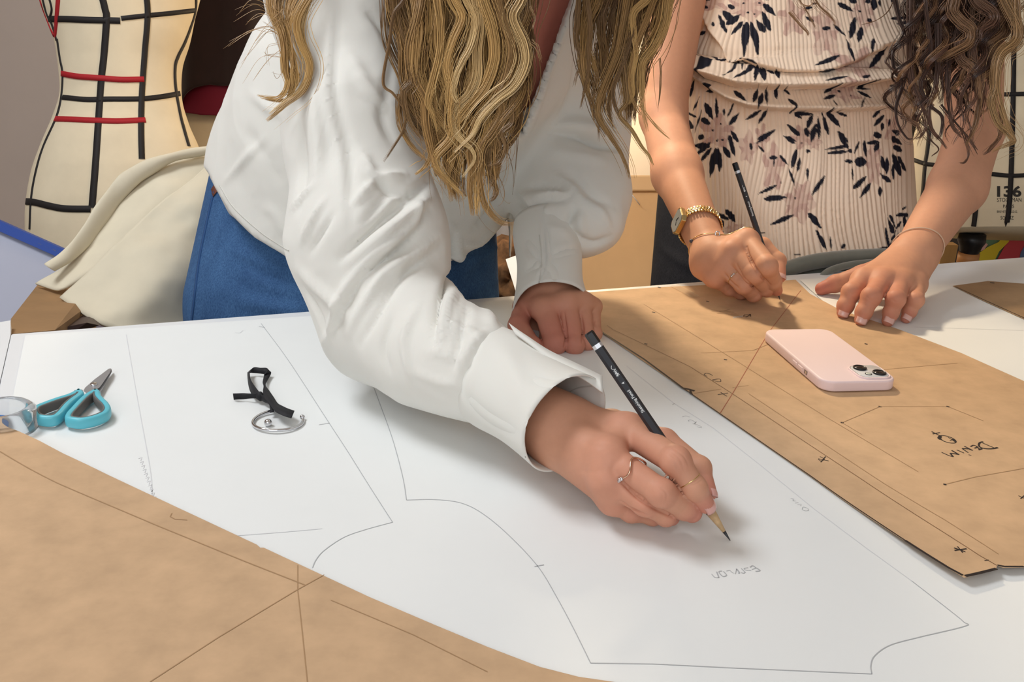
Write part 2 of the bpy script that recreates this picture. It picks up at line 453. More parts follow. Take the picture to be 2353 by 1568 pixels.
# ------------------------------------------------------------------ sheets of paper with drawn lines
def sheet(name, label, cat, pts, m, marks, z0=0.0, lift=None, th=0.0004, maxedge=0.03, wave=0.0):
    """pts: (px, py, z); marks: (material, width, [(px,py)...], spline?)"""
    zf = lambda x, y: z0 + (lift(x, y) if lift else 0.0) + wave * (math.sin(x * 21 + y * 7) * math.sin(y * 17 - x * 5) + 1) * 0.5
    def on(px, py):
        q = at_z(px, py, z0)
        for _ in range(4): q = at_z(px, py, zf(q[0], q[1]))
        return q
    bm = bmesh.new()
    vs = [bm.verts.new(tuple(on(p[0], p[1]))) for p in pts]
    f = bm.faces.new(vs)
    bmesh.ops.triangulate(bm, faces=[f])
    for _ in range(9):
        e = [e for e in bm.edges if e.calc_length() > maxedge]
        if not e: break
        bmesh.ops.subdivide_edges(bm, edges=e, cuts=1)
        bmesh.ops.triangulate(bm, faces=[f for f in bm.faces if len(f.verts) > 3])
    for _ in range(2):
        bmesh.ops.beautify_fill(bm, faces=bm.faces, edges=[e for e in bm.edges if len(e.link_faces) == 2])
    bm.normal_update()
    if sum(f.normal.z for f in bm.faces) < 0: bmesh.ops.reverse_faces(bm, faces=bm.faces)
    for v in bm.verts: v.co.z = TH + zf(v.co.x, v.co.y)
    V = [tuple(v.co) for v in bm.verts]; bm.verts.index_update()
    Fc = [[v.index for v in f.verts] for f in bm.faces]
    n = len(V)
    V2 = V + [(x, y, z - th) for x, y, z in V]
    F2 = Fc + [[i + n for i in f[::-1]] for f in Fc]
    for e in bm.edges:
        if len(e.link_faces) == 1:
            l = e.link_faces[0].loops
            for lo in l:
                if lo.edge == e: a, b = lo.vert.index, lo.link_loop_next.vert.index
            F2.append([b, a, a + n, b + n])
    bm.free()
    mb = MB().add(V2, F2, 0); mats = [m]
    for mk in marks:
        mm, w, pp = mk[0], mk[1], mk[2]
        pp = np.array(pp, float)
        if len(mk) > 3 and mk[3]: pp = spline(pp, len(pp) * 8)
        W3 = [on(a, b) for a, b in pp]; D = [W3[0]]
        for q in W3[1:]:
            k = max(1, int(np.linalg.norm(q - D[-1]) / 0.012)); s = D[-1]
            D += [s + (q - s) * t / k for t in range(1, k + 1)]
        D = [np.array([q[0], q[1], TH + zf(q[0], q[1]) + 0.00025]) for q in D]
        if mm not in mats: mats.append(mm)
        mb.add(*stroke(D, w), mats.index(mm))
    o = mb.build(name, mats, None, False)
    return tag(o, label, cat)
def cr(ox, oy, s, pts): return [(ox + x / s, oy + y / s) for x, y in pts]
G, GF, INK, BR, BF, RD = M['pencil_mark'], M['faint_mark'], M['ink'], M['brown_mark'], M['faint_brown'], M['red_mark']
e1 = lambda pts: cr(1600, 1270, 11.765, pts)
e2 = lambda pts: cr(1540, 840, 9.8, pts)
e3 = lambda pts: cr(1780, 1100, 4.106, pts)
marks = [
    (G, 0.0006, [(600, 744), (664, 831), (757, 974), (800, 1040), (850, 1120), (902, 1201)], 1),
    (G, 0.0006, [(902, 1201), (840, 1218), (790, 1236), (745, 1266), (726, 1288), (718, 1306)], 1),
    (G, 0.0006, [(595, 751), (609, 753)]), (G, 0.0007, [(733, 977), (757, 973)]),
    (G, 0.0006, [(848, 862), (890, 975), (908, 1030), (926, 1100), (934, 1150)], 1), (G, 0.0007, [(848, 873), (862, 870)]),
    (G, 0.0006, [(934, 1150), (1000, 1149), (1060, 1157), (1110, 1182), (1170, 1232), (1236, 1303), (1280, 1375), (1320, 1450), (1357, 1525)], 1),
    (G, 0.0008, [(1228, 1303), (1250, 1299)]), (G, 0.0006, [(1357, 1525), (1500, 1527), (1700, 1537), (2003, 1550)]),
    (G, 0.0006, [(2003, 1550), (2001, 1530), (2010, 1508), (2045, 1484), (2110, 1466), (2217, 1440), (2214, 1430), (2180, 1402), (2095, 1336)], 1),
    (GF, 0.0006, [(2095, 1336), (1990, 1260), (1870, 1170), (1750, 1072), (1640, 985), (1548, 927), (1440, 842)]),
    (G, 0.0006, [(1545, 931), (1550, 928)]),
    (GF, 0.0006, [(290, 770), (318, 930), (345, 1080), (350, 1140)], 1), (GF, 0.0006, [(540, 765), (552, 766), (558, 760)]),
    (GF, 0.0006, [(545, 1232), (650, 1224), (740, 1216)]),
    # ESPALDA
    (G, 0.0008, e1([(1450, 410), (1520, 365), (1600, 415), (1720, 495), (1600, 520)]), 1), (G, 0.0005, e1([(1610, 430), (1500, 470)])),
    (G, 0.0005, e1([(1400, 420), (1290, 440), (1330, 480), (1440, 490), (1480, 505)]), 1),
    (G, 0.0007, e1([(1215, 440), (1320, 545), (1270, 575), (1215, 550)])), (G, 0.0010, e1([(1085, 450), (1165, 550), (1140, 575)])),
    (G, 0.0005, e1([(1085, 460), (1055, 590), (960, 545), (905, 490), (810, 510)])),
    (G, 0.0007, e1([(730, 520), (815, 620), (720, 655), (620, 560), (620, 520), (690, 510)]), 1),
    (G, 0.0009, e1([(548, 530), (610, 690)])), (G, 0.0006, e1([(610, 690), (500, 680), (410, 590)]), 1),
    # CD2
    (G, 0.0004, e2([(270, 1165), (330, 1145), (380, 1150), (440, 1170)]), 1), (G, 0.0005, e2([(420, 1270), (415, 1240), (470, 1232), (540, 1270), (560, 1305), (500, 1320)]), 1),
    (G, 0.0005, e2([(590, 1270), (540, 1330)])), (G, 0.0004, e2([(560, 1345), (600, 1340), (700, 1385), (680, 1405), (610, 1385)]), 1),
    # HILO
    (G, 0.0004, e3([(150, 190), (185, 198)])), (G, 0.0004, e3([(165, 212), (200, 215)])), (G, 0.0004, e3([(170, 195), (180, 214)])), (G, 0.0004, e3([(190, 235), (225, 230)])),
    (G, 0.0004, e3([(215, 250), (250, 243), (245, 262)])), (G, 0.0004, e3([(258, 295), (270, 272), (310, 285), (318, 303), (290, 308), (262, 298)]), 1),
]
rnd = random.Random(3)
for k in range(11):          # faint lilac scribble down the sheet
    y = 1055 + k * 9; x = 318 + k * 3.2
    marks.append((GF, 0.0006, [(x, y), (x + 8, y - 3), (x + 5, y + 5)]))
sheet('drafting_paper', 'white drafting paper with pencil pattern outlines and the word ESPALDA', 'paper',
      [(58, 771), (700, 727), (1250, 682), (1700, 660), (2000, 900), (2353, 1240), (2600, 1480), (2600, 1700), (1200, 1750), (-60, 1250), (20, 960)], M['paper'], marks, 0.0004, th=0.0004)
sheet('white_sheet', 'plain white paper sheet under the flat resting hand on the far right', 'paper',
      [(1838, 643), (2353, 602), (2600, 583), (2600, 1000), (2353, 890), (2065, 770), (1905, 705)], M['paper'],
      [(GF, 0.0006, [(2100, 752), (2353, 760)])], 0.0009)

lc = at_z(2215, 1325, 0.007)
def lift_r(x, y):
    d = math.hypot(x - lc[0], y - lc[1]); a = 0.0055 * math.exp(-(d / 0.085) ** 2)
    return a
f9 = lambda pts: cr(2100, 960, 9.225, pts)
el = [(710 + 190 * math.cos(t) * .956 - 62 * math.sin(t) * .29, 465 + 190 * math.cos(t) * .29 + 62 * math.sin(t) * .956) for t in np.linspace(0, 2 * math.pi, 40)]
km = [
    (INK, 0.0022, [(1382, 763), (1480, 826), (1570, 893)]), (INK, 0.0012, [(1570, 893), (1700, 983), (1860, 1093), (2000, 1190), (2080, 1243)]),
    (INK, 0.0022, [(2080, 1243), (2130, 1275), (2180, 1306), (2212, 1323)]), (INK, 0.0026, [(2218, 1325), (2250, 1318), (2290, 1308)]), (INK, 0.0018, [(2292, 1300), (2310, 1303), (2353, 1303)]),
    (INK, 0.0035, e2([(300, 520), (430, 545), (545, 580)])), (INK, 0.002, e2([(450, 570), (480, 640)])),
    (BR, 0.0007, [(1395, 748), (1409, 758), (1585, 843), (1676, 901), (1750, 950), (1975, 1099), (2075, 1165), (2250, 1277), (2290, 1300)]),
    (BF, 0.0007, [(1720, 905), (2033, 1113), (2170, 1195), (2294, 1274)]), (BF, 0.0006, [(1480, 700), (1700, 835), (1900, 960), (2110, 1085)]),
    (RD, 0.0006, [(1655, 950), (1682, 907), (1745, 800), (1768, 762), (1840, 668)]),
    (BF, 0.0006, e2([(540, 635), (740, 600), (1150, 535)])), (BF, 0.0005, e2([(1400, 500), (1764, 455)])),
    (BF, 0.0006, [(1610, 812), (1730, 806), (1770, 790)]), (BF, 0.0006, [(2030, 850), (2200, 835)]),
    (INK, 0.0007, e2([(955, 235), (890, 195), (810, 183), (765, 205), (780, 228), (835, 250)]), 1), (INK, 0.0007, e2([(945, 330), (1100, 308), (1140, 345), (1110, 370), (950, 345)]), 1),
    (INK, 0.0010, e2([(1070, 662), (1300, 628)])), (INK, 0.0008, e2([(1135, 610), (1275, 700)])),
    (BF, 0.0006, [(1935, 972), (2022, 935), (2178, 935), (2260, 968)]), (BF, 0.0005, [(1935, 972), (1980, 999)]), (BF, 0.0006, [(2171, 1114), (2240, 1097), (2353, 1077)]),
    (INK, 0.0008, [(1880, 1055), (1904, 1060)]), (INK, 0.0008, [(1886, 1063), (1897, 1050)]), (INK, 0.0006, [(1884, 1050), (1894, 1056), (1886, 1060), (1880, 1056)], 1),
    (INK, 0.0012, [(2192, 1260), (2218, 1269)]), (INK, 0.0012, [(2193, 1266), (2221, 1262)]), (INK, 0.0009, [(2200, 1257), (2212, 1271)]),
    (INK, 0.0007, [(2262, 1289), (2272, 1288)]),
    (INK, 0.0012, f9([(375, 300), (450, 338), (580, 405)])), (INK, 0.0012, f9([(395, 350), (550, 322)])), (INK, 0.0010, f9(el)),
    (INK, 0.003, f9([(560, 400), (535, 440), (570, 470)]), 1), (INK, 0.0022, f9([(810, 460), (860, 500), (885, 515)]), 1), (INK, 0.0007, f9([(760, 490), (800, 470), (720, 420)]), 1),
    (INK, 0.0016, f9([(1465, 515), (1400, 535), (1375, 580), (1400, 630), (1500, 660), (1640, 665), (1780, 640)]), 1), (INK, 0.0009, f9([(1450, 540), (1720, 655)])), (INK, 0.002, f9([(1690, 660), (1775, 640)])),
    (INK, 0.0013, f9([(1200, 620), (1260, 592), (1330, 615), (1380, 665), (1440, 665), (1370, 690)]), 1), (INK, 0.0013, f9([(1350, 625), (1285, 655)])),
    (INK, 0.0012, f9([(1065, 610), (1245, 700)])), (INK, 0.0016, f9([(1245, 700), (1150, 665), (1020, 660)])), (INK, 0.0010, f9([(1020, 660), (1150, 748)])),
    (INK, 0.0010, f9([(910, 690), (1060, 755)])), (INK, 0.0008, f9([(1155, 792), (1215, 805)])),
    (INK, 0.0015, f9([(800, 700), (955, 790)])), (INK, 0.0016, f9([(950, 788), (860, 770), (770, 762)])), (INK, 0.0015, f9([(770, 762), (830, 835)])), (INK, 0.0010, f9([(830, 835), (740, 810), (585, 740)])),
    (INK, 0.0008, [(2340, 1140), (2353, 1146)]), (INK, 0.0008, [(2345, 1147), (2353, 1140)]),
]
for x, y in ((1502, 718), (1484, 791), (1667, 827), (1990, 791), (2022, 935), (1935, 972), (2178, 935), (2171, 1114), (1626, 693), (1515, 661)):
    km.append((INK, 0.0024, [(x - 3.5, y - 0.6), (x + 3.5, y + 0.8)]))
# printed stamp near the writing hand
sp = lambda pts: cr(1580, 640, 10.695, pts)
for a, b, w in (((590, 815), (740, 800), 0.0012), ((760, 800), (1150, 835), 0.0010), ((780, 825), (1030, 770), 0.0012), ((720, 865), (1050, 850), 0.0010), ((990, 900), (1260, 910), 0.0014), ((1060, 880), (1200, 875), 0.0012)):
    km.append((BF, w, sp([a, b])))
for k in range(6): km.append((M['pencil_mark'], 0.0008, sp([(1120 + 40 * k, 985 - 6 * k), (1150 + 40 * k, 945 - 5 * k)])))
for k in range(4): km.append((INK, 0.0007, sp([(1370 + 50 * k, 935 - 8 * k), (1440 + 40 * k, 960 - 12 * k)])))
km += [(INK, 0.0008, sp([(1545, 880), (1550, 945)])), (INK, 0.0008, sp([(1440, 960), (1540, 890)])), (INK, 0.0008, sp([(1370, 935), (1400, 900), (1540, 885)]))]
K1 = [(1352, 672), (1500, 661), (1700, 652), (1828, 643), (1862, 676), (1930, 712), (2065, 757), (2210, 812), (2353, 876), (2600, 985), (2700, 1250), (2353, 1303, .002), (2305, 1304, .004), (2291, 1299, .005), (2289, 1308, .005), (2245, 1320, .0065), (2216, 1327, .0065), (2180, 1306, .005), (2130, 1275, .003), (2080, 1243, .001), (1860, 1093), (1700, 983), (1595, 910), (1588, 900), (1578, 898), (1380, 762), (1345, 720)]
kraft = sheet('kraft_pattern', 'brown kraft pattern marked DENIM lying under the pink phone', 'paper pattern', K1, M['kraft'], km, 0.0016, lift_r, 0.0005, 0.02, wave=0.0004)
tape = mat('clear_tape', '#e8d2b0', 0.15, spec=0.6, alpha=0.35)
V, Fc = stroke([at_z(1548, 655, .0026), at_z(1580, 672, .0026), at_z(1598, 682, .0026)], 0.014)
mesh('clear_tape', V, Fc, tape, None, False).parent = kraft

km2 = [(BF, 0.0008, [(0, 1038), (132, 1111), (357, 1207), (560, 1290), (700, 1345)]), (BF, 0.0007, [(395, 1180), (391, 1188), (402, 1194), (430, 1196)]),
       (BF, 0.0007, [(345, 1568), (500, 1467), (682, 1357), (745, 1322)]), (BF, 0.0006, [(684, 1300), (684, 1357), (695, 1460), (706, 1568)]),
       (BF, 0.0006, [(760, 1380), (950, 1460), (1120, 1545)])]
lc2 = at_z(0, 985, 0.008)
def lift_l(x, y): return 0.008 * math.exp(-(math.hypot(x - lc2[0], y - lc2[1]) / 0.06) ** 2)
K2 = [(-80, 935), (0, 975), (90, 1013), (200, 1068), (400, 1163), (590, 1252), (598, 1259), (606, 1259), (700, 1303), (850, 1373), (1000, 1437), (1120, 1487), (1240, 1533), (1330, 1556), (1420, 1569), (1600, 1600), (1600, 1900), (400, 1980), (-300, 1800)]
sheet('kraft_sheet', 'large blank brown kraft sheet across the near left corner of the table', 'paper pattern', K2, M['kraft'], km2, 0.0018, lift_l, 0.0006, 0.03, wave=0.0005)
K3 = [(2190, 657, .004), (2270, 646), (2353, 652), (2600, 668), (2600, 830), (2353, 733), (2262, 692)]
k3 = sheet('kraft_offcut', 'small dark brown kraft strip lying folded at the far right table edge', 'paper pattern', K3, mat('dark_kraft', '#a08260', 0.7, var=0.1, scale=30),
      [(INK, 0.0012, [(2195, 659), (2262, 690), (2353, 731)]), (INK, 0.004, [(2275, 650), (2285, 651)])], 0.0020, None, 0.0006)
K4 = [(2235, 650, .004), (2345, 640, .004), (2600, 655), (2600, 800), (2353, 718), (2300, 690)]

# ------------------------------------------------------------------ phone
bl = at_z(1890, 901.7, 0.0028); tr_ = at_z(1903.5, 757.7, 0.0118)
pc = (bl + tr_) / 2; dv = bl - tr_; LP, WP = 0.1515, 0.0765
sc = math.hypot(dv[0], dv[1]) / math.hypot(LP, WP)
an = math.atan2(dv[1], dv[0]) + math.atan2(WP, LP)
LP *= sc; WP *= sc
pu = np.array([math.cos(an), math.sin(an), 0]); pv = np.array([-math.sin(an), math.cos(an), 0])
zb = TH + 0.0027
phone = thing('phone', 'pink cased smartphone lying face down on the kraft pattern', 'phone', (pc[0], pc[1], zb))
def rrect(l, w, r, n=10):
    out = []
    for sx, sy, a0 in ((1, 1, 0), (-1, 1, 90), (-1, -1, 180), (1, -1, 270)):
        for t in np.linspace(0, 90, n): a = math.radians(a0 + t); out.append((sx * (l / 2 - r) + r * math.cos(a), sy * (w / 2 - r) + r * math.sin(a)))
    return out
def prism(prof, l, w, r, c=(0, 0), n=10):
    """stack of rounded rectangles: (inset, z)"""
    rings = []
    for ins, z in prof:
        rings += [pc * np.array([1, 1, 0]) + np.array([0, 0, zb + z]) + pu * (x + c[0]) + pv * (y + c[1]) for x, y in rrect(l - 2 * ins, w - 2 * ins, max(r - ins, 0.0005), n)]
    return np.array(rings), grid_faces(len(prof), 4 * n, True, True)
prof = [(0.0012, 0.0), (0.0003, 0.0006), (0, 0.0016)] + [(0, 0.0082)] + [(0.0022 * (1 - math.cos(t)), 0.0082 + 0.0024 * math.sin(t)) for t in np.linspace(0.2, 1.57, 7)]
pink = mat('pink_silicone', '#efd9da', 0.5, spec=0.35, bump=0.03, bscale=900, bdist=0.0002)
mesh('phone_case', *prism(prof, LP, WP, 0.0135 * sc), pink, phone)
cc = (LP / 2 - 0.0215, WP / 2 - 0.0205)
cw = 0.0315
rim = [(0, 0.0095), (0, 0.0118), (0.0004, 0.0122), (0.0014, 0.0122), (0.0017, 0.0116)]
V, Fc = prism(rim, cw + 0.003, cw + 0.003, 0.0095, cc)
mesh('camera_rim', V, Fc, pink, phone)
plate = mat('camera_glass_white', '#d9dadc', 0.15, spec=0.6)
bump_ = mesh('camera_plate', *prism([(0, 0.0118), (0, 0.0124), (0.0003, 0.0126)], cw - 0.001, cw - 0.001, 0.008, cc), plate, phone)
def disc(c, prof, m, name, par):
    q = pc * np.array([1, 1, 0]) + np.array([0, 0, zb]) + pu * c[0] + pv * c[1]
    return mesh(name, *lathe(q, prof, sides=32), m, par)
lensm = mat('lens_glass', '#101114', 0.06, spec=0.8, coat=0.5)
for k, (a, b) in enumerate(((-0.0068, -0.0068), (0.0068, 0.0068))):
    c2 = (cc[0] + a, cc[1] + b)
    ring = disc(c2, [(0.0066, 0.0125), (0.0066, 0.0139), (0.0062, 0.0142), (0.0056, 0.0142), (0.0054, 0.0138)], M['black_plastic'], 'lens_ring', phone)
    l = disc(c2, [(0.0055, 0.0136), (0.0054, 0.01385), (0.002, 0.0140), (0.0001, 0.0140)], lensm, 'lens_glass', ring)
disc((cc[0] + 0.0085, cc[1] - 0.0055), [(0.0033, 0.0124), (0.0033, 0.0130), (0.0028, 0.0131), (0.0027, 0.0130)], M['dark_metal'], 'flash_ring', phone)
disc((cc[0] + 0.0085, cc[1] - 0.0055), [(0.0027, 0.0129), (0.0025, 0.0132), (0.0001, 0.0132)], mat('flash', '#c9d0c8', 0.2), 'flash', phone)
def side_box(u0, u1, z0, z1, dep, m, name):
    y = -WP / 2
    q = []
    P = lambda u, yy, z: pc * np.array([1, 1, 0]) + np.array([0, 0, zb + z]) + pu * u + pv * yy
    b = [P(u0, y + 0.002, z0), P(u1, y + 0.002, z0), P(u1, y - dep, z0), P(u0, y - dep, z0)]
    t = [P(u0, y + 0.002, z1), P(u1, y + 0.002, z1), P(u1, y - dep, z1), P(u0, y - dep, z1)]
    return MB().add(*hexa(b, t)).build(name, m, phone, False, bevel=0.0005)
side_box(0.006, 0.0165, 0.0033, 0.0068, 0.0006, pink, 'volume_button'); side_box(0.0195, 0.0300, 0.0033, 0.0068, 0.0006, pink, 'volume_button')
side_box(0.0335, 0.0415, 0.0026, 0.0074, 0.00012, mat('cutout', '#8e7a76', 0.6), 'switch_cutout')
side_box(0.0365, 0.0395, 0.0034, 0.0066, 0.0004, M['chrome'], 'mute_switch')

# ------------------------------------------------------------------ scissors
s8 = lambda x, y, z: at_z(x / 7.84, 820 + y / 7.84, z)
sci = thing('scissors', 'turquoise handled scissors with grey lining lying on white paper', 'scissors', tuple(at_z(170, 930, 0.001)))
turq = mat('turquoise_plastic', '#62bfd0', 0.35); greyr = mat('grey_rubber', '#6b6a68', 0.6)
loops = [[(1420, 590), (1330, 640), (1225, 690), (1000, 760), (780, 840), (640, 900), (590, 960), (610, 1030), (690, 1080), (850, 1100), (1000, 1080), (1110, 1000), (1230, 860), (1330, 770), (1440, 690), (1480, 640)],
         [(1720, 590), (1640, 630), (1540, 690), (1420, 800), (1300, 930), (1220, 1020), (1200, 1090), (1260, 1120), (1420, 1140), (1600, 1120), (1780, 1070), (1920, 1000), (1965, 920), (1930, 840), (1850, 760), (1790, 690), (1770, 620)]]
for L in loops:
    P = np.array([s8(x, y, 0.0108) for x, y in L]); c = P.mean(0)
    K = np.concatenate([P, P[:1]]); Q = spline(K, 90)[:-1]
    n = len(Q); T = np.roll(Q, -1, 0) - np.roll(Q, 1, 0); T[:, 2] = 0; T /= np.linalg.norm(T, axis=1, keepdims=True) + 1e-9
    N = np.stack([T[:, 1], -T[:, 0], 0 * T[:, 0]], 1)
    if ((Q - c) * N).sum() < 0: N = -N
    Q[:, 2] = TH + 0.0072
    # outer turquoise ring: rounded section from the rim inwards; inner grey lining
    def ringmesh(sec):
        k = len(sec); V = np.concatenate([(Q + N * a + np.array([0, 0, b])) for a, b in sec])
        f = [[i * n + j, i * n + (j + 1) % n, ((i + 1) % k) * n + (j + 1) % n, ((i + 1) % k) * n + j] for i in range(k) for j in range(n)]
        return V, f
    a = np.linspace(0, 2 * np.pi, 14, endpoint=False)
    h = mesh('handle', *ringmesh([(-0.0012 + 0.0028 * np.sign(np.cos(t)) * abs(np.cos(t)) ** 0.7, 0.0048 * np.sign(np.sin(t)) * abs(np.sin(t)) ** 0.7) for t in a]), turq, sci)
    mesh('grip_lining', *ringmesh([(-0.0040 + 0.0012 * np.cos(t), 0.0045 * np.sign(np.sin(t)) * abs(np.sin(t)) ** 0.7) for t in a]), greyr, h)
def plate_px(pts, z0, z1): return hexa([s8(x, y, z0) for x, y in pts], [s8(x, y, z1) for x, y in pts])
MB().add(*plate_px([(1500, 620), (1530, 560), (1700, 410), (1960, 215), (2005, 212), (1980, 290), (1850, 480), (1790, 560), (1640, 640), (1560, 660)], 0.0062, 0.0078)).build('blade', M['steel'], sci, False, bevel=0.0003)
MB().add(*plate_px([(1780, 640), (1800, 660), (1860, 560), (2018, 270), (2008, 218), (1930, 300), (1800, 520), (1700, 620)], 0.0040, 0.0056)).build('blade', M['steel'], sci, False, bevel=0.0003)
q = s8(1692, 505, 0.0078); mesh('screw', *lathe(q, [(0.0034, -0.001), (0.0034, 0.0008), (0.0028, 0.0014), (0.0001, 0.0015)], sides=24), M['chrome'], sci)

# ------------------------------------------------------------------ black ribbon and open ring
e7 = lambda x, y, z: at_z(560 + x / 8.71, 830 + y / 8.71, z)
rib = mat('black_ribbon', '#15151a', 0.7, bump=0.2, bscale=1500, bdist=0.0002)
strips = [
    [((-215, 653), .008, (-200, 775), .0012), ((-100, 650), .008, (-110, 768), .0015), ((0, 645), .008, (0, 765), .0025), ((160, 655), .009, (165, 745), .004), ((330, 650), .010, (320, 745), .004)],
    [((335, 650), .0095, (200, 735), .0045), ((235, 525), .010, (130, 600), .004), ((140, 380), .0105, (92, 440), .004), ((117, 262), .0115, (78, 250), .0045), ((122, 238), .011, (100, 215), .005), ((165, 238), .004, (205, 128), .009), ((300, 250), .004, (330, 135), .009), ((405, 262), .004, (455, 138), .009), ((415, 268), .006, (500, 180), .008), ((405, 290), .0045, (548, 245), .0045), ((382, 420), .007, (470, 400), .004), ((402, 500), .010, (437, 490), .006), ((388, 600), .010, (510, 600), .006), ((410, 720), .0105, (600, 730), .006), ((520, 855), .0105, (680, 850), .006), ((630, 1005), .0105, (790, 912), .0065), ((790, 1090), .0105, (900, 962), .008), ((955, 1145), .009, (1015, 1000), .009)],
    [((330, 655), .0105, (315, 745), .005), ((440, 725), .010, (410, 820), .005), ((530, 860), .008, (510, 870), .006), ((600, 990), .007, (530, 1010), .006), ((615, 1015), .0046, (520, 1030), .0046)]]
ribbon = thing('ribbon', 'black fabric ribbon knotted into a loop on the white paper', 'ribbon', tuple(at_z(600, 905, 0.0006)))
for nm, S in zip(('tail', 'loop', 'tie'), strips):
    A = np.array([e7(*s[0], s[1]) for s in S]); Bq = np.array([e7(*s[2], s[3]) for s in S])
    K = spline(np.concatenate([A, Bq], 1), len(S) * 6); n = len(K)
    V = np.concatenate([K[:, :3], K[:, 3:]]); f = [[i, i + 1, n + i + 1, n + i] for i in range(n - 1)]
    o = mesh(nm, V, f, rib, ribbon); sd = o.modifiers.new('thick', 'SOLIDIFY'); sd.thickness = 0.0006; sd.offset = 0
k = at_z(560 + 330 / 8.71, 830 + 700 / 8.71, 0.0075)
V, Fc = lathe(k, [(0.0012, -0.0045), (0.0036, -0.002), (0.0038, 0.001), (0.0014, 0.0038)], sides=12); mesh('knot', V, Fc, rib, ribbon)
rc = at_z(639, 969, 0.002); rr = 56 * 0.852 / F
bang = thing('bangle', 'small silver open ring with a bead tip beside the black ribbon', 'ring', (rc[0], rc[1], TH + 0.0006))
an_ = np.radians(np.linspace(95, 385, 80))
mesh('band', *tube([(rc[0] + rr * math.cos(a), rc[1] + rr * math.sin(a), TH + 0.0022 + 0.0012 * (1 - math.cos(2 * a)) * 0.5) for a in an_], 0.0014, 10), M['chrome'], bang)
def ball(c, r, n=14):
    return lathe(c, [(max(r * math.sin(t), 1e-5), -r * math.cos(t)) for t in np.linspace(0, math.pi, n)], sides=18)
bead = at_z(616, 972, 0.0035)
mesh('bead', *ball(bead, 0.0034), M['chrome'], bang)
mesh('bead', *ball((rc[0] + rr * math.cos(an_[-1]), rc[1] + rr * math.sin(an_[-1]), TH + 0.003), 0.0022), M['chrome'], bang)

# ------------------------------------------------------------------ clear plastic tape roll at the left edge
tc = at_z(8, 988, 0.0006)
roll = thing('tape_roll', 'clear plastic tape roll with a blue label at the left edge', 'tape', (tc[0], tc[1], TH + 0.0006))
glass = mat('clear_plastic', '#f2f5f8', 0.05, trans=0.92, ior=1.3, spec=0.5)
mesh('roll', *lathe((tc[0], tc[1], TH + 0.0010), [(0.0180, 0), (0.0262, 0), (0.0267, 0.001), (0.0262, 0.0165), (0.0225, 0.0195), (0.0190, 0.0195), (0.0185, 0.0180), (0.0180, 0.001), (0.0180, 0)], sides=48, cap=False), glass, roll)
lab = mesh('label', *lathe((tc[0] - 0.006, tc[1], TH + 0.0012), [(0.0001, 0), (0.0105, 0), (0.0108, 0.0005), (0.0108, 0.0075), (0.0001, 0.0078)], sides=32), mat('blue_label', '#4d86cf', 0.5), roll)
for k in range(2):
    a = np.radians(np.linspace(-70, 60, 16)); c0 = at_z(-2 + 8 * k, 975, 0.0092)
    V, Fc = stroke([(c0[0] + 0.0022 * math.cos(t), c0[1] + 0.0022 * math.sin(t), TH + 0.0091) for t in a], 0.0006)
    mesh('print', V, Fc, M['paper'], lab, False)

# white paper roll / board beyond the left table corner
side = thing('side_board', 'white board edge jutting in beyond the left table corner', 'board', (at_z(-10, 760)[0], at_z(-10, 760)[1], 0))
g0, g1 = at_z(24, 735), at_z(-300, 790)
bq = [g0[:2], tp(-0.0003, 0.0)[:2], tp(-0.0003, 0.5)[:2], tp(-0.6, 0.5)[:2], g1[:2]]
mesh('board', *hexa([(x, y, TH - 0.022) for x, y in bq], [(x, y, TH - 0.0007) for x, y in bq]), M['white_top'], side, False)
a, c = tp(-0.1, 0.1), tp(-0.1, 0.1)
V, Fc = box(((a[0] + c[0]) / 2 - 0.02, (a[1] + c[1]) / 2, 0.42), (0.03, 0.03, 0.84)); mesh('leg', V, Fc, M['white_top'], side, False)
# ------------------------------------------------------------------ people: bodies
UPC = R3 @ np.array([0, 0, 1.0])            # world up in camera space
def J(px, py, r, d=None, z=None):
    """joint: camera space point and radius (r in pixels when > 1, else metres)"""
    dd = d if d is not None else dz(px, py, z)
    return C(px, py, dd), (r * dd / F if r > 1 else r)
def ch(js, sq=None, k=0.006): return chain([j[0] for j in js], [j[1] for j in js], sq, k)
def knuckle(j, f=1.04): return RC(j[0], j[0] + 1e-5, j[1] * f, j[1] * f)
def hand(wrist, fingers, thumb, palm_r=0.017, kf=0.0012, kp=0.007):
    """wrist: joint; fingers: joint lists starting at the knuckle; thumb: joints from its base"""
    meta = [RC(wrist[0] + (f[0][0] - fingers[1][0][0]) * 0.35, f[0][0], palm_r, f[0][1] * 0.98) for f in fingers]
    web = [RC(fingers[i][0][0], fingers[i + 1][0][0], fingers[i][0][1] * 0.86, fingers[i + 1][0][1] * 0.86) for i in range(len(fingers) - 1)]
    palm = UN(0.012, *meta, *web, RC(wrist[0], thumb[0][0], palm_r, thumb[0][1]), RC(thumb[0][0], fingers[0][0][0], thumb[0][1] * 0.8, fingers[0][0][1] * 0.7))
    fs = [UN(0.003, ch(f, k=0.003), *[knuckle(j) for j in f[1:-1]]) for f in fingers]
    fs.append(UN(0.003, ch(thumb, k=0.004), knuckle(thumb[-2])))
    return UN(kp, palm, UN(kf, *fs))
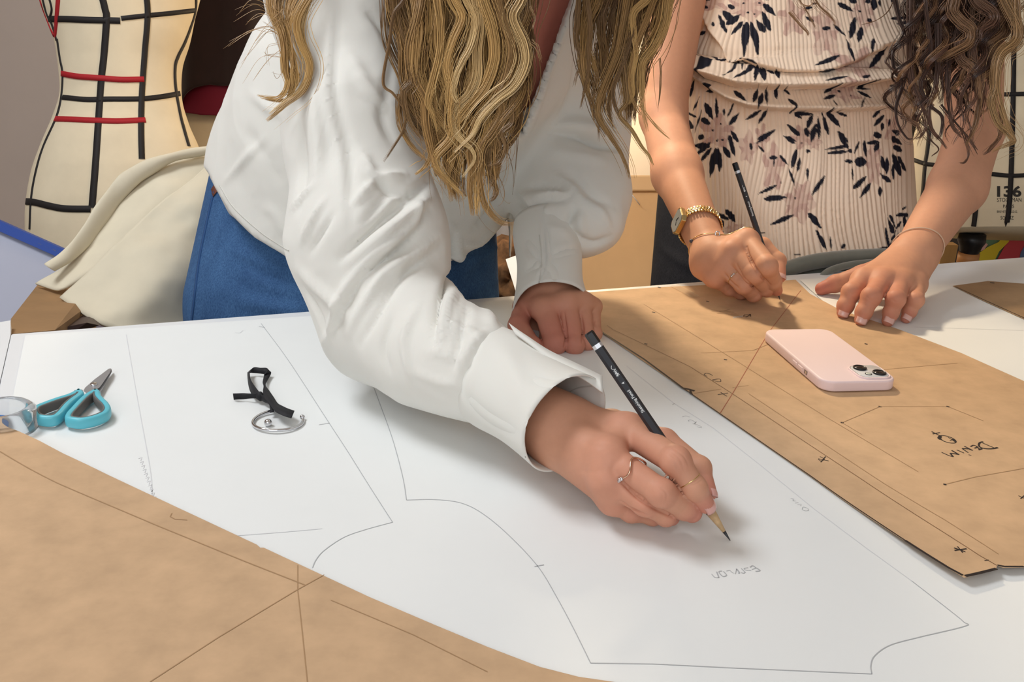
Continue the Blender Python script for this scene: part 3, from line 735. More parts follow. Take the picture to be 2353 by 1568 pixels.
def head(c, face, up, s=1.0):
    """skull, jaw, nose, ears and brow in camera space; face and up are unit directions"""
    f = np.array(face, float) / np.linalg.norm(face); u = np.array(up, float); u -= f * (u @ f); u /= np.linalg.norm(u); r = np.cross(f, u)
    p = lambda a, b, d: c + (r * a + u * b + f * d) * s
    sk = UN(0.02, RC(p(0, 0.03, -0.02), p(0, 0.035, 0.02), 0.078 * s, 0.074 * s), RC(p(0, -0.01, 0.03), p(0, -0.08, 0.055), 0.062 * s, 0.030 * s), RC(p(-0.045, -0.04, 0.02), p(0.045, -0.04, 0.02), 0.035 * s, 0.035 * s))
    nose = RC(p(0, 0.015, 0.092), p(0, -0.028, 0.108), 0.007 * s, 0.011 * s)
    lips = RC(p(-0.014, -0.058, 0.088), p(0.014, -0.058, 0.088), 0.007 * s, 0.007 * s)
    brow = RC(p(-0.035, 0.03, 0.082), p(0.035, 0.03, 0.082), 0.009 * s, 0.009 * s)
    eyes = [RC(p(a, 0.012, 0.083), p(a * 1.1, 0.012, 0.081), 0.0115 * s, 0.0115 * s) for a in (-0.031, 0.031)]
    ears = [RC(p(a, 0.02, 0.0), p(a, -0.02, 0.008), 0.014 * s, 0.009 * s, (r, 0.45)) for a in (-0.078, 0.078)]
    return UN(0.008, sk, nose, lips, brow, *eyes, *ears)
skin1 = mat_attr('skin', 0.55, 0.25, sss=0.12, bump=0.12, bscale=700, bdist=0.0003, var=0.05, vscale=160)
BASE1, RED1 = np.array(lin('#cf9a7d')), np.array(lin('#c4776a'))
BASE2, RED2 = np.array(lin('#d09a7c')), np.array(lin('#bd6e60'))
def body_mesh(name, T, h, fine, reds, parent, base, red, extra=None, creases=()):
    V, Q = polygonise(T, h)
    t3 = quads_to_tris(Q)
    for it in range(2):
        m = np.zeros(len(V), bool)
        for c, r in fine: m |= ((V - c) ** 2).sum(1) < (r * (1 if it == 0 else 0.97)) ** 2
        V, t3 = subdivide(V, t3, m)
    m = np.zeros(len(V), bool)
    for c, r in fine: m |= ((V - c) ** 2).sum(1) < (r * 1.02) ** 2
    V[m] = project(T, V[m], 3)
    N = vnormals(V, t3)
    w = np.zeros(len(V))
    for c, r, a in reds: w = np.maximum(w, a * np.exp(-((V - c) ** 2).sum(1) / r ** 2))
    if len(creases):
        cst = Caster(V, t3); D = np.zeros(len(V))
        for pts, wp, mm in creases:
            L = np.array([cst.hit(x, y)[0] for x, y in (spline(pts, 20) if len(pts) > 2 else np.linspace(pts[0], pts[1], 12))])
            wd = wp * L[:, 2].mean() / F; k = np.flatnonzero(((V > L.min(0) - 4 * wd) & (V < L.max(0) + 4 * wd)).all(1))
            d, tt = polydist(V[k], L); D[k] -= mm * 1e-3 * np.exp(-(d / wd) ** 2) * np.sin(np.pi * np.clip(tt, 0.03, 0.97)) ** 0.5
        V = V + N * D[:, None]
    w = np.clip(w, 0, 1)[:, None]
    col = base * (1 - w) + red * w
    if extra: col = extra(V, col)
    o = mesh(name, to_world(V), t3, skin1, parent, True, col=col)
    return o, V, t3
def flip_check(V, Fc):
    N = vnormals(V, Fc); return ((V - V.mean(0)) * N).sum() > 0
def nail(parent, tip, prev, r, dorsal, m, s=1.0):
    ax = tip - prev; ax /= np.linalg.norm(ax); n = dorsal - ax * (dorsal @ ax); n /= np.linalg.norm(n); w = np.cross(ax, n)
    L, Wd = r * 1.75 * s, r * 0.80 * s; V = []
    nu, nv = 9, 9
    for i in range(nu):
        for j in range(nv):
            a, b = i / (nu - 1) * 2 - 1, j / (nv - 1) * 2 - 1
            q = tip + ax * (r * 0.05 + L * 0.5 * a * (1 - 0.18 * b * b * (1 if a > 0 else 1.3))) + w * (Wd * b) + n * (r * (math.sqrt(max(0, 1.0 - (0.78 * b) ** 2)) - 0.05) + (0.0 if a < 0 else -0.18 * r * a * a))
            V.append(q)
    V = np.array(V); f = grid_faces(nu, nv, False)
    o = mesh('fingernail', to_world(V), f, m, parent, True)
    sd = o.modifiers.new('thick', 'SOLIDIFY'); sd.thickness = 0.0007; sd.offset = 0
    return o
nailm = mat('fingernail', '#d9a49a', 0.22, spec=0.5, coat=0.3)
nailp = mat('pale_fingernail', '#dcb0a6', 0.22, spec=0.5, coat=0.4)

# ---------------- person with the white shirt
p1 = thing('person', 'person in a white shirt and blue jeans leaning over the table drawing with a pencil', 'person', tuple(to_world(C(800, 640, 1.24)) * np.array([1, 1, 0])))
SQ = (np.array([0, 0, 1.0]), 0.72)
w1 = J(1282, 985, 78, z=0.047)
hi = [J(1443, 990, 34, z=0.058), J(1553, 1060, 33, z=0.060), J(1597, 1122, 26, z=0.044), J(1622, 1160, 21, z=0.030)]
hm = [J(1397, 1048, 33, z=0.052), J(1520, 1133, 31, z=0.042), J(1572, 1165, 28, z=0.027), J(1590, 1178, 24, z=0.022)]
hr = [J(1396, 1105, 31, z=0.038), J(1482, 1158, 27, z=0.029), J(1530, 1186, 22, z=0.018), J(1543, 1190, 19, z=0.014)]
hp = [J(1408, 1150, 29, z=0.022), J(1450, 1176, 23, z=0.014), J(1500, 1186, 20, z=0.010), J(1522, 1184, 17, z=0.0085)]
ht = [J(1405, 985, 40, z=0.034), J(1527, 1015, 29, z=0.044), J(1607, 1076, 25, z=0.038), J(1631, 1134, 17, z=0.026)]
el1 = J(862, 742, .036, d=.895); sh1 = J(800, -40, .050, d=.97)
fw2 = J(1050, 850, .031, d=.815)
handR1 = hand(w1, [hi, hm, hr, hp], ht, 0.0175, 0.0006, 0.004)
w2 = J(1262, 668, .025, d=1.10)
gi = [J(1252, 712, 26, d=1.065), J(1276, 790, 25, d=1.040), J(1262, 778, 21, d=1.075), J(1255, 750, 19, d=1.085)]
gm = [J(1303, 699, 24, d=1.068), J(1320, 793, 22, d=1.042), J(1312, 785, 19, d=1.075), J(1305, 755, 18, d=1.09)]
gr = [J(1336, 696, 21, d=1.078), J(1349, 786, 19, d=1.052), J(1342, 775, 17, d=1.085), J(1335, 750, 16, d=1.095)]
gp = [J(1362, 705, 18, d=1.09), J(1366, 768, 16, d=1.066), J(1360, 765, 14, d=1.09), J(1352, 745, 14, d=1.10)]
gt = [J(1205, 706, 24, d=1.095), J(1191, 748, 23, d=1.07), J(1222, 794, 20, d=1.045), J(1252, 806, 15, d=1.046)]
handL1 = UN(0.004, hand(w2, [gi, gm, gr, gp], gt, 0.016, 0.0006, 0.003), RC(C(1226, 738, 1.125), C(1240, 775, 1.112), 30 * 1.1 / F, 26 * 1.09 / F))
elL1 = J(1350, 320, .036, d=1.24); shL1 = J(1345, -150, .050, d=1.08)
hip1, wa1, che1 = J(795, 640, .10, d=1.29), J(840, 460, .095, d=1.25), J(1055, 60, .112, d=1.09)
neck1 = J(1085, -170, .050, d=1.00)
torso1 = UN(0.05, ch([hip1, wa1, che1], SQ, 0.05), RC(che1[0], neck1[0], .075, .048), RC(sh1[0], che1[0], .050, .075), RC(shL1[0], che1[0], .050, .075))
legs1 = UN(0.03, ch([J(690, 700, .075, d=1.29), (C(690, 700, 1.29) - UPC * 0.42, .055), (C(690, 700, 1.29) - UPC * 0.80, .04)]), ch([J(930, 690, .075, d=1.31), (C(930, 690, 1.31) - UPC * 0.42, .055), (C(930, 690, 1.31) - UPC * 0.80, .04)]))
armR1 = ch([sh1, el1, fw2, w1], k=0.012)
armL1 = ch([shL1, elL1, w2], k=0.012)
hc = neck1[0] + UPC * 0.13 + np.array([-0.01, 0.03, -0.10])
T1 = UN(0.012, torso1, legs1, armR1, armL1, handR1, handL1, RC(neck1[0], hc, .048, .045), head(hc + UPC * 0.03, (0.02, 0.75, -0.66), UPC))
reds = []
for f in (hi, hm, hr, hp): reds += [(f[0][0], 0.014, 0.6), (f[1][0], 0.012, 0.55), (f[-1][0], 0.014, 0.8)]
reds += [(ht[-1][0], 0.015, 0.7), (ht[1][0], 0.02, 0.3), ((hm[0][0] + hr[1][0]) / 2, 0.05, 0.3)]
reds += [(gi[1][0], 0.05, 0.75), (gt[1][0], 0.04, 0.7)]
chestred = C(1250, 60, 1.02); reds.append((chestred, 0.12, 0.9))
b1, b1V, b1F = body_mesh('body', T1, 0.0026, [(C(1480, 1080, .70), 0.085), (C(1275, 750, 1.07), 0.075)], reds, p1, BASE1, RED1, creases=[
    ([(1538, 1035), (1562, 1055), (1572, 1082)], 3, .35), ([(1531, 1042), (1552, 1062), (1560, 1090)], 3, .35), ([(1545, 1030), (1572, 1050), (1584, 1076)], 3, .3), ([(1580, 1112), (1598, 1106), (1612, 1094)], 2.6, .35), ([(1583, 1118), (1602, 1112), (1616, 1100)], 2.6, .3),
    ([(1512, 1116), (1532, 1136), (1526, 1164)], 3, .35), ([(1505, 1122), (1522, 1140), (1517, 1166)], 3, .3), ([(1425, 1102), (1462, 1142), (1500, 1167), (1546, 1188)], 4, 2.4), ([(1425, 1152), (1455, 1172), (1487, 1186)], 4, 2.0),
    ([(1440, 1040), (1410, 1075), (1420, 1095)], 9, .8), ([(1395, 1080), (1360, 1085), (1330, 1080)], 9, .5), ([(1420, 1020), (1380, 1020), (1330, 1010)], 10, .7),
    ([(1296, 720), (1301, 773), (1297, 797)], 3.4, 2.6), ([(1335, 726), (1339, 755), (1338, 787)], 3.4, 2.4), ([(1367, 734), (1363, 748)], 3, .9)])
nail(b1, hi[-1][0], hi[-2][0], hi[-1][1], np.array([0.5, -0.15, -1.0]), nailm)
nail(b1, ht[-1][0], ht[-2][0], ht[-1][1], np.array([1.0, -0.2, -0.6]), nailm)

# ring with a wavy band on the middle finger
def wave_ring(parent, a, b, t, r, m, bead=True, name='finger_ring', amp=0.0028, tr=0.00075, tilt=0.0):
    c = a + (b - a) * t; ax = (b - a) / np.linalg.norm(b - a)
    u = np.array([0, 0, -1.0]); u -= ax * (u @ ax); u /= np.linalg.norm(u); v = np.cross(ax, u)
    th = np.linspace(0, 2 * np.pi, 72, endpoint=False)
    P = np.array([c + r * (math.cos(x) * u + math.sin(x) * v) + ax * (amp * math.sin(3 * x + 1.2) + tilt * math.sin(x)) for x in th])
    o = mesh(name, *(lambda q: (to_world(q[0]), q[1]))(tube(P, tr, 8, closed=True)), m, parent)
    if bead:
        for k in (-1, 0, 1):
            x = bead + k * 0.16; q = c + (r + 0.0006) * (math.cos(x) * u + math.sin(x) * v) + ax * (amp * math.sin(3 * x + 1.2) + tilt * math.sin(x))
            mesh('stone', *(lambda z: (to_world(z[0]), z[1]))(ball(q, 0.0015, 8)), M['chrome'], o)
    return o
wave_ring(p1, hm[0][0], hm[1][0], 0.47, hm[0][1] * 1.08, mat('rose_gold', '#e0b9a0', 0.18, metal=1.0), bead=0.85)
wave_ring(p1, hi[1][0], hi[2][0], 0.72, hi[2][1] * 1.06, M['gold'], bead=False, amp=0.0, tr=0.0004)

# ---------------- person with the floral top
p2 = thing('person', 'person in a pleated floral top and dark jeans drawing beside the phone', 'person', tuple(to_world(C(1800, 600, 1.5)) * np.array([1, 1, 0])))
v1 = J(1637, 592, 40, z=0.052)
vi = [J(1716, 556, 27, z=0.075), J(1762, 612, 24, z=0.060), J(1777, 647, 18, z=0.036), J(1785, 668, 13, z=0.021)]
vm = [J(1682, 582, 25, z=0.064), J(1732, 630, 23, z=0.048), J(1757, 660, 20, z=0.026), J(1762, 668, 16, z=0.020)]
vr = [J(1662, 608, 24, z=0.050), J(1708, 655, 20, z=0.032), J(1731, 676, 17, z=0.016), J(1738, 678, 14, z=0.013)]
vp = [J(1642, 636, 23, z=0.034), J(1676, 661, 18, z=0.018), J(1702, 672, 15, z=0.011), J(1716, 673, 13, z=0.009)]
vt = [J(1690, 570, 28, z=0.050), J(1752, 566, 20, z=0.056), J(1787, 600, 18, z=0.042), J(1793, 637, 13, z=0.028)]
handR2 = hand(v1, [vi, vm, vr, vp], vt, 0.019, 0.0006, 0.004)
x1 = J(2098, 585, 46, z=0.058)
xi = [J(1984, 645, 24, z=0.038), J(1956, 672, 21, z=0.030), J(1943, 703, 18, z=0.015), J(1938, 718, 15, z=0.0080)]
xm = [J(2028, 648, 25, z=0.040), J(2002, 682, 22, z=0.033), J(1985, 717, 18, z=0.016), J(1979, 734, 15.5, z=0.0082)]
xr = [J(2068, 652, 24, z=0.038), J(2058, 688, 21, z=0.031), J(2047, 719, 17, z=0.015), J(2041, 737, 14.5, z=0.0078)]
xp = [J(2104, 655, 22, z=0.033), J(2104, 690, 18, z=0.027), J(2090, 716, 15, z=0.013), J(2083, 731, 12.5, z=0.0070)]
xt = [J(2050, 612, 30, z=0.044), J(1980, 632, 22, z=0.030), J(1920, 652, 19, z=0.016), J(1888, 664, 15, z=0.0085)]
handL2 = hand(x1, [xi, xm, xr, xp], xt, 0.018)
elR2, shR2 = J(1524, 265, 51, d=1.42), J(1572, -150, .048, d=1.47)
fR2 = J(1556, 400, 55, d=1.36)
elL2, fL2, shL2 = J(2240, 300, 60, d=1.42), J(2200, 430, 62, d=1.38), J(2225, -150, .050, d=1.47)
torso2 = UN(0.05, ch([J(1795, 640, .105, d=1.60), J(1835, 330, .085, d=1.58), J(1850, 20, .105, d=1.54)], SQ, 0.05), ch([J(1850, 20, .10, d=1.54), J(1885, -250, .050, d=1.42)], None, .03),
            RC(shR2[0], C(1850, -40, 1.54), .050, .07), RC(shL2[0], C(1850, -40, 1.54), .050, .07))
legs2 = UN(0.03, *[ch([J(px, 690, .075, d=1.62), (C(px, 690, 1.62) - UPC * 0.42, .05), (C(px, 690, 1.62) - UPC * 0.78, .04)]) for px in (1690, 1900)])
hd2 = C(1885, -250, 1.42) + UPC * 0.11 + np.array([0.0, 0.02, -0.09])
T2 = UN(0.012, torso2, legs2, ch([shR2, elR2, fR2, v1], k=0.015), ch([shL2, elL2, fL2, x1], k=0.015), handR2, handL2, RC(C(1885, -250, 1.42), hd2, .048, .045), head(hd2 + UPC * 0.03, (-0.05, 0.75, -0.66), UPC))
reds = []
for f in (vi, vm, vr, vp, xi, xm, xr, xp): reds += [(f[0][0], 0.013, 0.5), (f[1][0], 0.010, 0.45), (f[-1][0], 0.013, 0.8)]
reds += [(xt[-1][0], 0.022, 0.9), (xt[1][0], 0.02, 0.6), (vt[-1][0], 0.015, 0.6), ((xm[1][0] + xr[1][0]) / 2, 0.05, 0.45)]
b2, b2V, b2F = body_mesh('body', T2, 0.0028, [(C(1715, 610, 1.24), 0.075), (C(2020, 665, 1.22), 0.085)], reds, p2, BASE2, RED2, creases=[
    ([(1716, 568), (1726, 601), (1749, 634), (1768, 654)], 3.2, 2.6), ([(1693, 609), (1707, 636), (1727, 656), (1745, 672)], 3.2, 2.4), ([(1665, 628), (1678, 647), (1699, 664)], 3.2, 2.0), ([(1948, 667), (1958, 676), (1968, 672)], 2.5, .3), ([(1990, 680), (2002, 690), (2014, 684)], 2.5, .3), ([(2047, 686), (2058, 694), (2068, 688)], 2.5, .3)])
for f in (xi, xm, xr, xp): nail(b2, f[-1][0], f[-2][0], f[-1][1], np.array([0, -0.25, -1.0]), nailp)
nail(b2, vt[-1][0], vt[-2][0], vt[-1][1], np.array([0.4, -0.2, -1.0]), nailp)
wave_ring(p2, vr[0][0], vr[1][0], 0.62, vr[1][1] * 1.10, M['gold'], bead=0.3, amp=0, tr=0.0004)

# ------------------------------------------------------------------ pencils
def pencil(name, label, tip, end, m_text, band_t=0.925):
    ax = end - tip; Lg = np.linalg.norm(ax); ax /= Lg
    root = thing(name, label, 'pencil', tuple(to_world(tip)), 'black sketching pencils')
    n = np.array([0, 0, -1.0]); n -= ax * (n @ ax); n /= np.linalg.norm(n); w = np.cross(ax, n)
    R = 0.0036
    def hexs(rows, ph=30):
        V = []
        for t, r in rows:
            for k in range(6):
                a = math.radians(60 * k + ph); V.append(tip + ax * t + r * (math.cos(a) * n + math.sin(a) * w))
        return to_world(np.array(V)), grid_faces(len(rows), 6, True, True)
    def rnd_(rows, s=18):
        V = []
        for t, r in rows:
            for k in range(s):
                a = 2 * math.pi * k / s; V.append(tip + ax * t + r * (math.cos(a) * n + math.sin(a) * w))
        return to_world(np.array(V)), grid_faces(len(rows), s, True, True)
    mesh('barrel', *hexs([(0.0235, R * 0.985), (0.025, R), (Lg * band_t, R)]), M['pencil_black'], root, False)
    mesh('band', *hexs([(Lg * band_t, R * 1.01), (Lg * (band_t + 0.018), R * 1.01)]), M['silver_band'], root, False)
    mesh('cap', *hexs([(Lg * (band_t + 0.018), R * 1.01), (Lg - 0.0012, R * 1.01), (Lg, R * 0.86)]), M['pencil_cap'], root, False)
    mesh('wood', *rnd_([(0.0075, 0.00125), (0.0242, R * 0.97)]), M['pencil_wood'], root)
    mesh('lead', *rnd_([(0.0, 0.00022), (0.0078, 0.0013)]), M['graphite'], root)
    for txt, t0, hgt in m_text:
        if txt == '~':          # signature like squiggle
            sv = [(0, .5), (.25, .9), (.12, .1), (.35, .8), (.42, .2), (.6, .7), (.55, .1), (.8, .9), (.9, .3), (1.15, .75), (1.25, .2), (1.5, .8), (1.7, .15), (1.9, .6), (2.3, .9), (2.9, .5)]
            K = spline(np.array(sv), 90) * 0.0030
            q = tip + ax * (t0 * Lg + K[:, :1]) + n * (R * 0.877) + np.cross(n, ax) * (K[:, 1:] - 0.0015)
            D = np.gradient(q, axis=0); D /= np.linalg.norm(D, axis=1, keepdims=True); Sd = np.cross(D, n) * 0.00016
            mesh('lettering', to_world(np.concatenate([q - Sd, q + Sd])), [[i, i + 1, 90 + i + 1, 90 + i] for i in range(89)], M['paper'], root, False)
            continue
        c = bpy.data.curves.new('t', 'FONT'); c.body = txt; c.size = hgt; c.offset = 0.00003
        o = bpy.data.objects.new('t', c); COL.objects.link(o); dg = bpy.context.evaluated_depsgraph_get()
        me = bpy.data.meshes.new_from_object(o.evaluated_get(dg)); bpy.data.objects.remove(o)
        P = np.array([v.co for v in me.vertices]); Fc = [list(p.vertices) for p in me.polygons]
        xo = P[:, 0] - 0; q = tip + ax * (t0 * Lg) + ax * xo[:, None] + n * (R * 0.877) - w * 0 + np.cross(n, ax) * (P[:, 1] - hgt * 0.34)[:, None]
        mesh('lettering', to_world(q), Fc, M['paper'], root, False)
    return root
M['pencil_black'] = mat('matte_black_lacquer', '#2b2c31', 0.55); M['pencil_cap'] = mat('gloss_black_lacquer', '#0c0c10', 0.25)
M['silver_band'] = mat('silver_band', '#d5d6da', 0.3, metal=0.6); M['pencil_wood'] = mat('pencil_wood', '#c9a97f', 0.7, var=0.12, scale=300); M['graphite'] = mat('graphite', '#3b3b3f', 0.35, metal=0.3)
txt = [('Sketching Pencil', 0.615, 0.0029), ('4', 0.752, 0.0030), ('~', 0.79, 0.0030)]
pencil('pencil', 'black sketching pencil held over the white drafting paper', Cz(1678, 1243, 0.0008), C(1352, 764, .700), txt)
pencil('pencil', 'black sketching pencil held against the brown kraft pattern', Cz(1793, 691, 0.0025), C(1688, 374, 1.225), [(a, b, c) for a, b, c in txt])

class Skin:
    def __init__(s, V, Fc): s.b = BVHTree.FromPolygons(V.tolist(), Fc.tolist())
    def ring(s, c, ax, off, n=72, up=(0, 0, -1.0), rmax=0.06):
        ax = np.array(ax, float) / np.linalg.norm(ax); u = np.array(up, float); u -= ax * (u @ ax); u /= np.linalg.norm(u); v = np.cross(ax, u)
        out = []
        for k in np.linspace(0, 2 * np.pi, n, endpoint=False):
            d = math.cos(k) * u + math.sin(k) * v
            h = s.b.ray_cast(Vector(c), Vector(d), rmax)
            out.append((c + d * ((h[3] if h[0] is not None else rmax * 0.4) + off), d))
        return out
S1, S2 = Skin(b1V, b1F), Skin(b2V, b2F)
# ------------------------------------------------------------------ clothing helpers
def _hash(i, j, k, s):
    n = (i * 374761393 + j * 668265263 + k * 2147483647 + s * 974711) & 0xffffffff
    n = ((n ^ (n >> 13)) * 1274126177) & 0xffffffff
    return ((n ^ (n >> 16)) & 0xffff) / 65535.0
def vnoise(P, scale, seed=0):
    X = P / scale; I = np.floor(X).astype(np.int64); f = X - I; f = f * f * (3 - 2 * f); r = 0
    for a in (0, 1):
        for b in (0, 1):
            for c in (0, 1):
                w = (f[:, 0] if a else 1 - f[:, 0]) * (f[:, 1] if b else 1 - f[:, 1]) * (f[:, 2] if c else 1 - f[:, 2])
                r = r + w * _hash(I[:, 0] + a, I[:, 1] + b, I[:, 2] + c, seed)
    return r * 2 - 1
def sstep(a, b, x): t = np.clip((x - a) / (b - a), 0, 1); return t * t * (3 - 2 * t)
def wrinkle(V, Fc, folds, lift=0.0):
    """raises ridges (+) and valleys (-) along lines traced on the cloth: (pixels, width px, height mm)"""
    cst = Caster(V, Fc); N = vnormals(V, Fc)
    if ((cst.hit(*folds[0][0][0])[1]) @ np.array([0, 0, 1.0])) > 0: N = -N
    D = np.zeros(len(V))
    for pts, w, a in folds:
        K = spline(pts, max(6, len(pts) * 4)) if len(pts) > 2 else np.linspace(pts[0], pts[1], 8)
        L = np.array([cst.hit(x, y)[0] for x, y in K])
        keep = [0] + [i for i in range(1, len(L)) if np.linalg.norm(L[i] - L[i - 1]) < 0.06]
        L = L[keep]
        if len(L) < 2: continue
        wd = w * L[:, 2].mean() / F
        lo, hi = L.min(0) - 3 * wd, L.max(0) + 3 * wd
        m = ((V > lo) & (V < hi)).all(1)
        d, tt = polydist(V[m], L)
        D[m] += a * 1e-3 * np.exp(-(d / wd) ** 2) * np.sin(np.pi * np.clip(tt, 0.03, 0.97)) ** 0.6
    return V + N * D[:, None]
def ribbon_on(cst, pts, w, th=0.0006, n=None, lift=0.0002, spl=True):
    """a strip of tape lying on a surface along a traced line"""
    K = spline(pts, n or max(8, len(pts) * 8)) if (len(pts) > 2 and spl) else np.concatenate([np.linspace(pts[i], pts[i + 1], 12)[(1 if i else 0):] for i in range(len(pts) - 1)])
    H = []
    for x, y in K:
        h = cst.hit(x, y)
        if not cst.miss: H.append(h)
    P = np.array([h[0] for h in H]); N = np.array([h[1] for h in H])
    N[(N * P).sum(1) > 0] *= -1
    T = np.gradient(P, axis=0); T /= np.linalg.norm(T, axis=1, keepdims=True) + 1e-12
    S = np.cross(T, N); S /= np.linalg.norm(S, axis=1, keepdims=True) + 1e-12
    ww = np.broadcast_to(np.asarray(w, float), (len(P),))[:, None]
    a, b = lift, lift + th
    V = np.concatenate([P - S * ww / 2 + N * a * 0, P - S * ww / 2 * 0.96 + N * b, P + S * ww / 2 * 0.96 + N * b, P + S * ww / 2 + N * a * 0])
    m = len(P); f = []
    for q in range(3): f += [[q * m + i, q * m + i + 1, (q + 1) * m + i + 1, (q + 1) * m + i] for i in range(m - 1)]
    return to_world(V), f
def frustum_tube(rows, sides, th):
    """open tube through (centre, axis u radius vector, v radius vector) rows with wall thickness"""
    a = np.linspace(0, 2 * np.pi, sides, endpoint=False); V = []
    for c, u, v in rows: V.append(c + np.cos(a)[:, None] * u + np.sin(a)[:, None] * v)
    for c, u, v in rows[::-1]:
        k = 1 - th / np.linalg.norm(u); V.append(c + (np.cos(a)[:, None] * u + np.sin(a)[:, None] * v) * k)
    n = len(V); f = grid_faces(n, sides) + [[(n - 1) * sides + j, (n - 1) * sides + (j + 1) % sides, (j + 1) % sides, j] for j in range(sides)]
    return np.concatenate(V), np.array(f)
def basis(ax, towards=(0, 0, -1.0)):
    ax = np.array(ax, float) / np.linalg.norm(ax); u = np.array(towards, float); u -= ax * (u @ ax); u /= np.linalg.norm(u)
    return ax, u, np.cross(ax, u)
def orient(V, Fc, o=None): return Fc

# ------------------------------------------------------------------ white shirt
shirt_m = mat('white_cotton', '#e1dfd8', 0.85, spec=0.2, sheen=0.15, bump=0.15, bscale=1400, bdist=0.0002, sss=0.05)
hemx = np.array([430, 480, 495, 530, 590, 680, 800, 950, 1060, 1120, 1165, 1200]); hemy = np.array([330, 395, 430, 490, 545, 603, 640, 632, 590, 552, 500, 440])
def shirt_post(X, d):
    p = to_px(X); hy = np.interp(p[:, 0], hemx, hemy)
    near = sstep(1.06, 1.10, X[:, 2] + 0 * d)      # the sleeves in front are not cut
    cut = (p[:, 1] - hy) * X[:, 2] / F
    torso = np.where(near > 0.5, 1.0, 0.0)
    d = np.maximum(d, np.where((X[:, 2] > 1.03) & (p[:, 0] < 1172), cut, -1))
    # open neckline between the hair and the front edge
    xr = 1325 - (p[:, 1] + 20) * (130 / 345.0); xl = 1120 + (p[:, 1] + 20) * (75 / 345.0)
    m = sstep(0, 8, xr - p[:, 0]) * sstep(0, 8, p[:, 0] - xl) * sstep(335, 315, p[:, 1]) * sstep(1.12, 1.09, X[:, 2])
    return d + 0.03 * m
SQS = (np.array([0, 0, 1.0]), 0.70)
shirt_torso = ch([J(850, 600, 315, d=1.26), J(830, 430, 332, d=1.25), J(890, 250, 318, d=1.19), J(1050, 60, 275, d=1.10)], SQS, 0.05)
yoke = UN(0.05, RC(C(1050, 60, 1.10), sh1[0], .11, .078), RC(C(1050, 60, 1.10), shL1[0], .11, .078), RC(C(1050, 60, 1.10), neck1[0] + (che1[0] - neck1[0]) * 0.35, .105, .072))
slR = ch([J(795, -60, 165, d=.97), J(815, 300, 148, d=.93), J(846, 560, 168, d=.90), J(888, 728, 140, d=.885), J(985, 800, 118, d=.84), J(1078, 842, 100, d=.805), J(1110, 858, 96, d=.795)], k=0.03)
slL = UN(0.035, ch([J(1345, -150, .085, d=1.10), J(1305, 90, 132, d=1.17), J(1308, 300, 128, d=1.20), J(1305, 440, 122, d=1.18), J(1290, 500, 92, d=1.14)], k=0.03), RC(C(1362, 455, 1.15), C(1366, 512, 1.13), 68 * 1.15 / F, 62 * 1.13 / F))
TS = UN(0.03, UN(0.05, shirt_torso, yoke), UN(0.002, slR, slL))
V, Q = polygonise(TS, 0.0034, shirt_post)
T3 = quads_to_tris(Q)
E2 = lambda pts: cr(500, 0, 1.96, pts)
E6 = lambda pts: cr(1140, 380, 3.563, pts)
